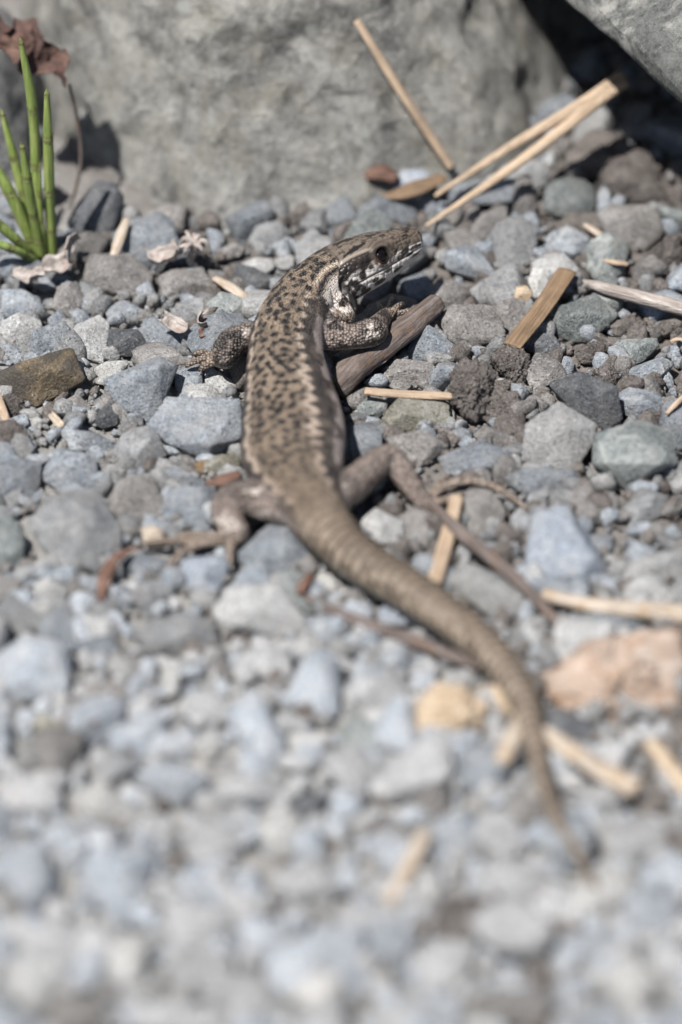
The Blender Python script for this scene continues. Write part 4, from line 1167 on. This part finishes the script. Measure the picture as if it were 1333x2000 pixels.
def fill():
    rng = np.random.default_rng(77)
    st = np.array(STONES)
    seed = 5000
    left = 296 - N_STONE[0]
    placed = 0
    for r in (0.34, 0.28, 0.24, 0.2, 0.17, 0.15):
        tries = 0
        while tries < 900 and placed < left:
            tries += 1
            u, v = rng.uniform(-20, 1353), rng.uniform(200, 2020)
            x, y, _ = P(u, v, 0.15)
            if boulder_foot(x, y): continue
            rr = r * rng.uniform(0.9, 1.15)
            if free_room(x, y, st) < rr * 0.62: continue
            dl, hz = in_lizard((x, y))
            if dl < -0.1: continue
            seed += 1
            V, F = random_rock(rng, seed, 3, rr * rng.uniform(.95, 1.45), rr * rng.uniform(.85, 1.25), rr * rng.uniform(.6, 1.0))
            a = rng.uniform(0, 6.28)
            V = V @ np.array(Matrix.Rotation(a, 3, 'Z') @ Matrix.Rotation(rng.normal(0, .35), 3, 'X'))
            z = min(rr * 0.35 + float(ground_height(np.array([x]), np.array([y]))[0]), (hz - rr * 0.7) if dl < rr else 9)
            V = V + np.array([x, y, z])
            so = soil_share(x, y)
            cls = rng.choice([B, G_, PA, BR, S_, D_, GR, DI, W_], p=(np.array([.30, .19, .22, .10, .05, .02, .06, .01, .05]) * (1 - so) + np.array([.24, .15, .05, .12, .07, .11, .08, .16, .02]) * so))
            cls = dusted(cls, y, rng)
            put_stone(V, F, np.array([x, y, 0]), rr * 2, cls)
            st = np.vstack([st, (x, y, rr, rr)])
            placed += 1
    # finer gravel and crumbs, far too many to count
    shapes = []
    for k in range(16):
        shapes.append((random_rock(rng, 9000 + k, 2, 1.15, 0.95, 0.75, 24), random_rock(rng, 9100 + k, 1, 1.15, 0.95, 0.75, 24)))
    groups = {c: ([], [], 0) for c in (B, G_, PA, BR, DI, 'dusty', 'chalk')}
    acc = {c: [[], [], 0] for c in groups}
    def add(x, y, z, r, cls):
        V, F = shapes[rng.integers(len(shapes))][0 if r > .1 else 1]
        a, b_, c_ = rng.uniform(0, 6.28, 3)
        Rm = np.array(Matrix.Rotation(a, 3, 'Z') @ Matrix.Rotation(b_, 3, 'X') @ Matrix.Rotation(c_, 3, 'Y'))
        v = (V * r * rng.uniform(.8, 1.25, 3)) @ Rm + np.array([x, y, z])
        A_ = acc[cls]
        A_[0].append(v); A_[1].append(np.array(F) + A_[2]); A_[2] += len(v)
    # margins outside the picture get the same stones, so that the place goes on
    n_out = 0
    while n_out < 750:
        x, y = rng.uniform(-9.5, 9.5), rng.uniform(-13, 9.5)
        u, v = proj((x, y, 0.1))
        if -30 < u < 1363 and v < 2030: continue
        if boulder_foot(x, y) or (y > 5.5 and abs(x) < 9 and (x < -3 or x > 5.5)): 
            n_out += 1; continue
        r = rng.uniform(.16, .46)
        add(x, y, r * .3, r, dusted(rng.choice([B, G_, PA, BR], p=[.4, .25, .15, .2]), y, rng)); n_out += 1
    for (cnt, lo, hi) in ((1700, .13, .21), (4200, .06, .13), (9500, .02, .055)):
        k = 0
        while k < cnt:
            u, v = rng.uniform(-60, 1393), rng.uniform(60, 2050)
            if hi < .08 and v > 1400 and rng.random() < .7: k += 1; continue
            x, y, _ = P(u, v, 0.05)
            k += 1
            if boulder_foot(x, y): continue
            r = rng.uniform(lo, hi)
            fr = free_room(x, y, st)
            if fr < (-0.04 if r > .13 else -0.12): continue
            dl, hz = in_lizard((x, y))
            if r > .07 and dl < 0.02: continue
            if dl < 0.12 and r > hz: continue
            so = soil_share(x, y)
            cls = rng.choice([B, G_, PA, BR, DI], p=np.array([.32, .24, .24, .16, .04]) * (1 - so) + np.array([.2, .15, .05, .2, .4]) * so)
            add(x, y, r * 0.3 + float(ground_height(np.array([x]), np.array([y]))[0]) + 0.05, r, dusted(cls, y, rng))
    for cls, (vs, fs, n) in acc.items():
        if not n: continue
        V = np.vstack(vs); F = np.vstack(fs)
        nm = 'soil_crumbs' if cls == DI else 'fine_gravel'
        obj(nm, new_mesh(nm, V, F.tolist()), M[cls], kind='stuff',
            label=('brown soil crumbs strewn between the stones' if cls == DI else f'loose {LOOK[cls]} grit and small gravel filling gaps between stones'), cat=('soil' if cls == DI else 'gravel'))
fill()
print('fill', N_STONE[0], round(time.time() - T0, 1))
# ------------------------------------------------------------------ plant bits
def wood_mat(name, dark, mid, light, sx=2.0, sy=26.0, rough=0.7, blotch=None, gloss=0.35):
    """fibres that run along the piece (local x)"""
    m, nt, b = mat_new(name)
    co, rnd = obj_coords(nt)
    mp = nt.nodes.new('ShaderNodeMapping'); nt.links.new(co, mp.inputs[0]); mp.inputs['Scale'].default_value = (sx, sy, sy)
    n = noise(nt, mp.outputs[0], 1.0, 6, 0.65, 0.3)
    col = ramp(nt, n, [(0.3, dark), (0.5, mid), (0.7, light)])
    n2 = noise(nt, co, 3.0, 5, 0.6)
    col = mixc(nt, 0.6, col, ramp(nt, n2, [(0.3, (.6, .6, .6)), (0.6, (1.15, 1.15, 1.15))]), 'MULTIPLY')
    if blotch: col = mixc(nt, ramp(nt, noise(nt, co, 5.0, 5, 0.7), [(0.52, (0, 0, 0)), (0.64, (.8, .8, .8))]), col, blotch)
    nt.links.new(col, b.inputs['Base Color']); b.inputs['Roughness'].default_value = rough
    b.inputs['Specular IOR Level'].default_value = gloss
    pb = bump(nt, b, n, 0.05, 0.9)
    bump(nt, b, noise(nt, co, 30, 3, 0.6), 0.012, 0.8, pb)
    return m
needle_m = wood_mat('dry_needle', (.30, .21, .14), (.43, .325, .23), (.54, .435, .33), 1.2, 30, 0.5)
straw_m = wood_mat('pale_straw', (.28, .22, .165), (.42, .355, .285), (.56, .50, .43), 1.2, 22, 0.6, blotch=(.36, .25, .15))
greyw_m = wood_mat('weathered_wood', (.17, .14, .125), (.32, .28, .25), (.50, .46, .42), 1.4, 22, 0.8)
twig_m = wood_mat('dark_twig', (.055, .042, .038), (.125, .10, .088), (.22, .19, .175), 1.6, 20, 0.7, blotch=(.15, .10, .07))
bark_m = wood_mat('flat_brown_strip', (.12, .08, .047), (.20, .135, .083), (.28, .20, .13), 1.2, 26, 0.65)
red_m = wood_mat('rust_leaf', (.075, .04, .03), (.14, .078, .056), (.225, .14, .105), 2.0, 16, 0.6)
pink_m = wood_mat('flaky_wood', (.19, .135, .10), (.32, .25, .20), (.43, .365, .315), 1.2, 4, 0.9, blotch=(.29, .18, .115))
chip_m = wood_mat('tan_chip', (.30, .215, .135), (.43, .335, .235), (.53, .445, .345), 2.0, 12, 0.75)
paper_m = wood_mat('papery_leaf', (.24, .20, .18), (.38, .34, .31), (.54, .50, .47), 3.0, 14, 0.8, blotch=(.28, .2, .17))
brownleaf_m = wood_mat('dead_leaf', (.03, .018, .016), (.075, .042, .034), (.15, .09, .065), 2.5, 5, 0.75)

def stick(name, pts, rad, mat, label, cat, flat=1.0, nseg=14, rough=0.08, seed=1, step=0.04, ridges=0, ridge_amp=0.0, group=None):
    """pts are 3-D; the mesh is stored with its own x axis along the piece so that the fibres run along it"""
    pts = np.array(pts, float)
    V, F = tube(pts, rad, nseg, flat, rough, seed, step, True, ridges, ridge_amp)
    d = pts[-1] - pts[0]; d /= np.linalg.norm(d)
    q = Vector(d).to_track_quat('X', 'Z'); Rm = np.array(q.to_matrix())
    c = V.mean(axis=0)
    ob = obj(name, new_mesh(name, (V - c) @ Rm, F), mat, label=label, cat=cat, group=group)
    ob.location = c; ob.rotation_mode = 'QUATERNION'; ob.rotation_quaternion = q
    return ob

def PP(*rows): return [P(*r) for r in rows]
# pine needles
a, b_ = on_boulder(697, 40, .22), on_boulder(882, 328, .22)
mid = on_boulder(788, 186, .26)
stick('pine_needle', [a, mid, b_], [.055, .072, .065], needle_m, 'long tan pine needle leaning on the large boulder', 'needle', .75, rough=.03, seed=2)
root_pair = [PY(1215, 150, 7.2), PY(1140, 205, 6.75)]
stick('pine_needle', [PY(1215, 148, 7.25), PY(1140, 200, 6.75), PY(1000, 285, 6.35), P(850, 383, .38)], [.085, .085, .07, .03], needle_m, 'upper needle of the joined pair reaching under the overhanging rock', 'needle', .8, rough=.03, seed=3)
stick('pine_needle', [PY(1220, 160, 7.15), PY(1145, 215, 6.65), PY(1010, 320, 6.1), P(832, 442, .32)], [.085, .09, .075, .03], needle_m, 'lower needle of the joined pair lying above its own shadow', 'needle', .8, rough=.03, seed=4)
stick('pine_needle', PP((713, 764, .30), (790, 770, .31), (884, 774, .30)), [.055, .06, .055], needle_m, 'short orange-tan double needle between two flat stones', 'needle', .7, rough=.04, seed=5, ridges=2, ridge_amp=.18)
stick('pine_needle', PP((893, 972, .36), (872, 1060, .30), (848, 1138, .27)), [.075, .085, .085], needle_m, 'orange needle piece crossed by the dark twig', 'needle', .7, rough=.05, seed=6, ridges=2, ridge_amp=.15)
stick('needle_fragment', PP((1142, 438, .3), (1175, 460, .32), (1204, 480, .28)), [.03, .055, .04], straw_m, 'thin straw fragment wedged beside the large smooth brownish stone', 'needle', .6, seed=7)
stick('needle_fragment', PP((1175, 507, .25), (1200, 512, .27), (1228, 516, .25)), [.03, .045, .03], needle_m, 'short orange fragment on brown soil by the pointed stalk', 'needle', .6, seed=8)
stick('needle_fragment', PP((1302, 808, .36), (1320, 790, .4), (1340, 770, .4)), [.025, .035, .035], needle_m, 'thin rusty needle end on the brown clod', 'needle', .6, seed=9)
stick('needle_fragment', PP((-6, 770, .3), (2, 795, .32), (14, 824, .25)), [.05, .06, .05], needle_m, 'orange needle end beside the small dark clods', 'needle', .6, seed=10)
stick('needle_fragment', PP((1310, 668, .4), (1325, 662, .42), (1345, 668, .4)), [.025, .035, .03], needle_m, 'bright orange curl of needle by the pale green stone', 'needle', .6, seed=11)
# stalks, straws, twigs
stick('flat_strip', PP((1108, 528, .42), (1060, 600, .40), (1000, 676, .36)), [.13, .135, .125], bark_m, 'flat brown plant strip lying across the stones', 'strip', .22, rough=.04, seed=12)
stick('pointed_stalk', PP((1138, 548, .34), (1165, 558, .42), (1240, 578, .44), (1345, 604, .42)), [.012, .075, .10, .105], greyw_m, 'pale weathered stalk with a sharp orange point', 'stalk', .85, rough=.10, seed=13)
stick('broken_twig', PP((655, 760, .22), (690, 722, .30), (735, 690, .36), (790, 645, .40), (852, 592, .40)), [.19, .20, .18, .165, .14], twig_m, 'dark broken twig under the arm of the lizard', 'twig', .9, rough=.16, seed=14, nseg=20, step=.025, ridges=5, ridge_amp=.05)
stick('bark_sliver', PP((735, 716, .30), (750, 702, .34), (766, 688, .34)), [.02, .05, .015], greyw_m, 'grey sliver split from the broken twig', 'sliver', .3, rough=.1, seed=15)
stick('twig_or_shadow_line', PP((838, 978, .36), (900, 1040, .40), (985, 1110, .36), (1060, 1182, .34), (1132, 1268, .25)), [.05, .075, .085, .07, .03], twig_m, 'thin dark twig running from the hind foot across the gravel', 'twig', .9, rough=.12, seed=16)
stick('twig_or_shadow_line', PP((585, 1160, .2), (680, 1205, .28), (800, 1248, .30), (940, 1305, .28)), [.05, .075, .09, .07], twig_m, 'reddish brown twig lying beneath the tail', 'twig', .8, rough=.14, seed=17)
stick('straw', PP((1062, 1160, .36), (1140, 1180, .36), (1230, 1190, .36), (1345, 1200, .36)), [.085, .11, .13, .13], straw_m, 'pale straw stalk with an orange end by the wood chunk', 'straw', .7, rough=0.20, seed=18)
stick('straw', PP((1062, 1428, .4), (1120, 1470, .42), (1245, 1545, .42)), [.11, .14, .13], straw_m, 'thick pale straw piece beside the lizard tail', 'straw', .7, rough=0.20, seed=19)
stick('straw', PP((1022, 1395, .44), (1005, 1435, .42), (978, 1492, .40)), [.10, .115, .11], straw_m, 'short pale stub lying under the lizard tail', 'straw', .7, rough=0.18, seed=20)
stick('straw', PP((835, 1620, .3), (800, 1690, .3), (755, 1775, .26)), [.09, .11, .10], straw_m, 'blurred tan straw piece out in the open gravel', 'straw', .6, rough=0.20, seed=21)
stick('straw', PP((1270, 1450, .3), (1310, 1500, .32), (1350, 1550, .3)), [.10, .12, .10], chip_m, 'tan bark sliver below the flaky wood chunk', 'straw', .5, rough=0.25, seed=22)
stick('straw', PP((420, 542, .25), (450, 560, .28), (495, 592, .24)), [.05, .08, .06], straw_m, 'flat straw piece behind the lizard shoulder', 'straw', .4, rough=0.18, seed=23)
stick('straw', PP((248, 428, .45), (236, 460, .40), (222, 500, .34)), [.05, .07, .05], straw_m, 'pale straw end leaning beside the dark blue stone', 'straw', .5, rough=0.18, seed=24)
stick('red_leaf_strip', PP((268, 1068, .30), (232, 1086, .36), (208, 1120, .36), (196, 1172, .28)), [.03, .07, .085, .05], red_m, 'curled rust-red leaf strip beside the big grey stone', 'leaf', .35, rough=.08, seed=25)
stick('red_sliver', PP((402, 944, .30), (432, 938, .34), (468, 926, .32)), [.04, .09, .07], red_m, 'rust-red sliver at the hip of the lizard', 'sliver', .5, rough=.1, seed=26)
stick('red_sliver', PP((125, 1402, .36), (155, 1400, .4), (190, 1412, .36)), [.05, .09, .05], red_m, 'rust-red flake on the dark brown stone', 'sliver', .4, rough=.1, seed=27)
stick('red_sliver', PP((583, 1160, .3), (596, 1140, .34), (608, 1120, .3)), [.04, .07, .04], red_m, 'rust-red flake beside the white chip under the tail', 'sliver', .4, rough=.1, seed=28)
stick('brown_flake', PP((745, 385, .30), (800, 372, .42), (868, 345, .4)), [.06, .14, .09], bark_m, 'flat brown bark flake under the crossing needles', 'flake', .3, rough=.12, seed=29)
stick('brown_flake', PP((715, 345, .35), (745, 335, .42), (775, 352, .35)), [.07, .13, .07], red_m, 'rusty crumpled leaf scrap at the foot of the boulder', 'flake', .6, rough=.25, seed=30)

# chunks: faceted pieces cut from outlines
def chunk(name, poly, mat, label, cat, flat, seed, zb=.05, p=22, thick=1.0, rough=False):
    V, F, c0, dim = poly_stone(poly, 'dirt' if rough else 'blue', seed, flat, zb, thick, p=p, sub=5 if rough else 4)
    V, o = centred(V)
    ob = obj(name, new_mesh(name, V, F), mat, label=label, cat=cat); ob.location = o
    return ob
chunk('wood_chunk', [(1065, 1330), (1110, 1265), (1190, 1235), (1345, 1225), (1350, 1390), (1230, 1412), (1130, 1415), (1085, 1390)], pink_m, 'large flaky pinkish wood chunk lying on the gravel', 'wood', .45, 801, rough=True, thick=.8)
chunk('wood_chip', [(808, 1372), (845, 1330), (910, 1338), (952, 1375), (940, 1430), (880, 1448), (825, 1428)], chip_m, 'tan wood chip lying on stones near the tail', 'wood', .4, 802, zb=.24, rough=True)
chunk('wood_chip', [(930, 1345), (975, 1335), (1010, 1365), (1005, 1400), (960, 1398)], chip_m, 'smaller tan chip touching the lizard tail', 'wood', .4, 803, zb=.2)
chunk('wood_chip', [(274, 1030), (300, 1026), (322, 1036), (318, 1058), (280, 1062)], straw_m, 'small cream chip above the long toe', 'wood', .4, 804, zb=.2)
chunk('wood_chip', [(868, 1468), (895, 1452), (912, 1470), (890, 1500), (866, 1492)], chip_m, 'small ochre chip below the tan wood chip', 'wood', .4, 805)
chunk('wood_chip', [(1008, 560), (1030, 556), (1042, 575), (1030, 590), (1005, 584)], chip_m, 'tiny orange seed husk beside the white pebble', 'husk', .4, 806, zb=.25)

# papery scraps: thin curled sheets
def scrap(name, u, v, z, w, l, ang, mat, label, cat, curl=0.6, seed=0, tilt=0.4, crumple=0.10, nu=14, nv_=9):
    rng = np.random.default_rng(seed)
    Vs = []
    for side in (1, -1):
        for i in range(nu):
            for j in range(nv_):
                a, c = i / (nu - 1) * 2 - 1, j / (nv_ - 1) * 2 - 1
                ww = w * (1 - 0.35 * a * a)
                x, y = a * l / 2, c * ww / 2
                zz = curl * w * 0.5 * (c * c) + 0.25 * curl * l * (a * a) + 0.10 * w * math.sin(5 * a + seed) + side * 0.012
                Vs.append((x, y, zz))
    Vs = np.array(Vs)
    ce = Vs * np.array([1, 1, 0]) * (2.2 / w)
    Vs += crumple * w * np.c_[fbm(ce, seed, 3), fbm(ce, seed + 11, 3), fbm(ce, seed + 22, 3)]
    n = nu * nv_
    F = [(i * nv_ + j, (i + 1) * nv_ + j, (i + 1) * nv_ + j + 1, i * nv_ + j + 1) for i in range(nu - 1) for j in range(nv_ - 1)]
    F += [tuple(n + k for k in reversed(f)) for f in F]
    for i in range(nu - 1):
        F += [(i * nv_, n + i * nv_, n + (i + 1) * nv_, (i + 1) * nv_), (i * nv_ + nv_ - 1, (i + 1) * nv_ + nv_ - 1, n + (i + 1) * nv_ + nv_ - 1, n + i * nv_ + nv_ - 1)]
    for j in range(nv_ - 1):
        F += [(j, j + 1, n + j + 1, n + j), ((nu - 1) * nv_ + j, n + (nu - 1) * nv_ + j, n + (nu - 1) * nv_ + j + 1, (nu - 1) * nv_ + j + 1)]
    ob = obj(name, new_mesh(name, Vs, F), mat, label=label, cat=cat)
    ob.location = P(u, v, z); ob.rotation_euler = (rng.normal(0, .2) + tilt, rng.normal(0, .2), ang)
    return ob
scrap('papery_leaf', 132, 478, 0.46, 0.20, 0.36, 1.1, paper_m, 'pale papery bract standing beside the horsetail base', 'leaf', .5, 3, .9)
scrap('papery_leaf', 110, 525, 0.26, 0.30, 0.32, .4, paper_m, 'crumpled whitish leaf scrap below the horsetail base', 'leaf', .9, 4)
scrap('papery_leaf', 60, 545, 0.26, 0.22, 0.40, -.3, paper_m, 'brittle beige leaf scrap on the gravel below the horsetail', 'leaf', .8, 5)
scrap('papery_leaf', 395, 632, 0.26, 0.27, 0.40, .9, paper_m, 'curled white leaf scrap above the front foot', 'leaf', .9, 6)
scrap('papery_leaf', 345, 640, 0.24, 0.22, 0.36, -.6, paper_m, 'folded beige leaf scrap beside the small dark block', 'leaf', .8, 7)
scrap('papery_leaf', 325, 510, 0.31, 0.26, 0.40, .2, paper_m, 'dry hollow leaf scrap at the foot of the boulder', 'leaf', 1.0, 8)
scrap('papery_leaf', 112, 825, 0.12, 0.11, 0.32, -1.0, straw_m, 'split straw-coloured leaf tip by the white chip', 'leaf', .4, 9)
scrap('papery_leaf', 405, 655, 0.26, 0.15, 0.21, .3, red_m, 'small maroon leaf scrap beside the front foot', 'leaf', .8, 10)
# dry flower head: a tuft of bent white florets on a stub
def dry_flower():
    base = P(372, 505, .30)
    root = obj('dry_flower_head', None, label='dry whitish flower tuft lying at the foot of the boulder', cat='flower')
    root.location = base
    V, F = tube([(0, 0, 0), (.05, .02, .12), (.06, .0, .2)], [.05, .06, .05], 8, rough=.2, seed=2)
    obj('stub', new_mesh('stub', V, F), greyw_m, root)
    rng = np.random.default_rng(8)
    for k in range(14):
        a = rng.uniform(0, 6.28); t = rng.uniform(.1, .26)
        V, F = tube([(.06, 0, .18), (.06 + t * .6 * math.cos(a), t * .6 * math.sin(a), .24 + rng.uniform(-.02, .08)), (.06 + t * math.cos(a), t * math.sin(a), .2 + rng.uniform(-.1, .12))], [.02, .035, .015], 7, rough=.15, seed=k)
        obj('floret', new_mesh('floret', V, F), paper_m, root)
dry_flower()

# ------------------------------------------------------------------ horsetail
def horsetail():
    m, nt, b = mat_new('horsetail_green')
    co, rnd = obj_coords(nt)
    mp = nt.nodes.new('ShaderNodeMapping'); nt.links.new(co, mp.inputs[0]); mp.inputs['Scale'].default_value = (18, 18, 1.2)
    col = ramp(nt, noise(nt, mp.outputs[0], 1, 4, .6), [(0.3, (.125, .175, .045)), (0.5, (.20, .26, .07)), (0.7, (.31, .35, .12))])
    col = mixc(nt, ramp(nt, noise(nt, co, 2.2, 4, .6), [(0.48, (0, 0, 0)), (0.68, (.75, .75, .75))]), col, (.14, .19, .04))
    nt.links.new(col, b.inputs['Base Color']); b.inputs['Roughness'].default_value = 0.5
    bump(nt, b, noise(nt, mp.outputs[0], 1, 3, .6), 0.02, .8)
    sheath = wood_mat('horsetail_sheath', (.09, .08, .03), (.18, .2, .07), (.26, .27, .1), 3, 20, .7)
    base = P(92, 508, 0.0)
    root = obj('horsetail', None, label='young green horsetail with jointed upright stems rooted in gravel', cat='plant')
    root.location = base
    y0 = base[1]
    stems = [  # (points u, v, depth offset), radius, nodes
        ([(104, 505, -.05), (98, 400, -.03), (95, 290, 0), (92, 186, .05)], .088, 3),
        ([(82, 500, .1), (72, 380, .2), (68, 260, .3), (60, 180, .35), (42, 86, .4)], .085, 3),
        ([(84, 500, -.1), (66, 420, -.15), (54, 350, -.2), (44, 288, -.2)], .082, 3),
        ([(76, 498, .15), (45, 380, .3), (28, 310, .4), (6, 226, .5)], .080, 3),
        ([(74, 502, 0), (44, 430, .05), (16, 370, .1), (-22, 300, .2)], .10, 2),
        ([(70, 505, -.15), (34, 470, -.3), (0, 440, -.35), (-40, 410, -.4)], .085, 3),
        ([(66, 508, -.25), (30, 488, -.45), (-10, 474, -.5), (-40, 466, -.55)], .07, 2),
        ([(94, 505, .1), (86, 470, .1), (80, 420, .12), (78, 330, .15)], .05, 3),
    ]
    rng = np.random.default_rng(4)
    for pts, r, nn in stems:
        X = np.array([PY(u, v, y0 + dy) for (u, v, dy) in pts]) - base
        V, F = tube(X, [r * .74] * (len(X) - 1) + [r * .40], 16, 1.0, .04, 7, .04, True, 8, .05, up_hint=(0, 1, 0))
        st = obj('stem', new_mesh('stem', V, F), m, root)
        s_, c_ = resample(catmull(X, 10), .02)
        for k in range(nn + 1):
            t = (k + rng.uniform(.35, .65)) / (nn + .55) if k < nn else 1.0
            i = min(int(t * (len(c_) - 1)), len(c_) - 2)
            d = c_[i + 1] - c_[i]; d /= np.linalg.norm(d)
            V, F = tube([c_[i] - d * .04, c_[i] + d * .04], [r * .77 * (1 if k < nn else .55), r * .82 * (1 if k < nn else .55)], 16, 1.0, 0, 0, .03, False, up_hint=(0, 1, 0))
            V = list(V); F = list(F)
            # pointed teeth round the joint
            a1 = np.cross(d, (0, 1, 0)); a1 /= np.linalg.norm(a1); a2 = np.cross(a1, d)
            for q in range(9):
                an = 2 * math.pi * q / 9
                rd = a1 * math.cos(an) + a2 * math.sin(an); tg = -a1 * math.sin(an) + a2 * math.cos(an)
                o = c_[i] + d * .035 + rd * r * (.77 if k < nn else .40)
                h = .045 if k < nn else .09
                n0 = len(V)
                V += [o - tg * r * .22, o + tg * r * .22, o + d * h + rd * r * (.12 if k < nn else -.35), o - rd * .02]
                F += [(n0, n0 + 1, n0 + 2), (n0 + 1, n0 + 3, n0 + 2), (n0 + 3, n0, n0 + 2)]
            obj('sheath', new_mesh('sheath', V, F, False), sheath, st)
horsetail()

# dead leaf hanging over the rocks
leaf = scrap('dead_leaf', 0, 0, 0, .5, 1.3, 0, brownleaf_m, 'dark brown crumpled dead leaf lying over the rocks behind the horsetail', 'leaf', .35, 15, 0, .28, 40, 22)
ax = RT * .84 - UPV * .54; az3 = VIEW * .8 + np.array([0, 0, .6]) * .5; az3 -= ax * (az3 @ ax); az3 /= np.linalg.norm(az3); ay = np.cross(az3, ax)
leaf.matrix_world = Matrix([[ax[i], ay[i], az3[i], PY(58, 92, 6.75)[i]] for i in range(3)] + [[0, 0, 0, 1]])
stick('twig_or_shadow_line', [PY(136, 165, 6.45), PY(152, 240, 6.35), PY(158, 320, 6.25), PY(138, 405, 6.15)], [.022, .026, .026, .02], twig_m, 'thin dark strand standing in for a shadow or crack line on the rock', 'stem', 1.0, 8, .1, 32)  # dark strand added in place of a shadow or crack line on the rock
print('bits', round(time.time() - T0, 1), sum(len(o.data.polygons) for o in bpy.data.objects if o.type == 'MESH'))
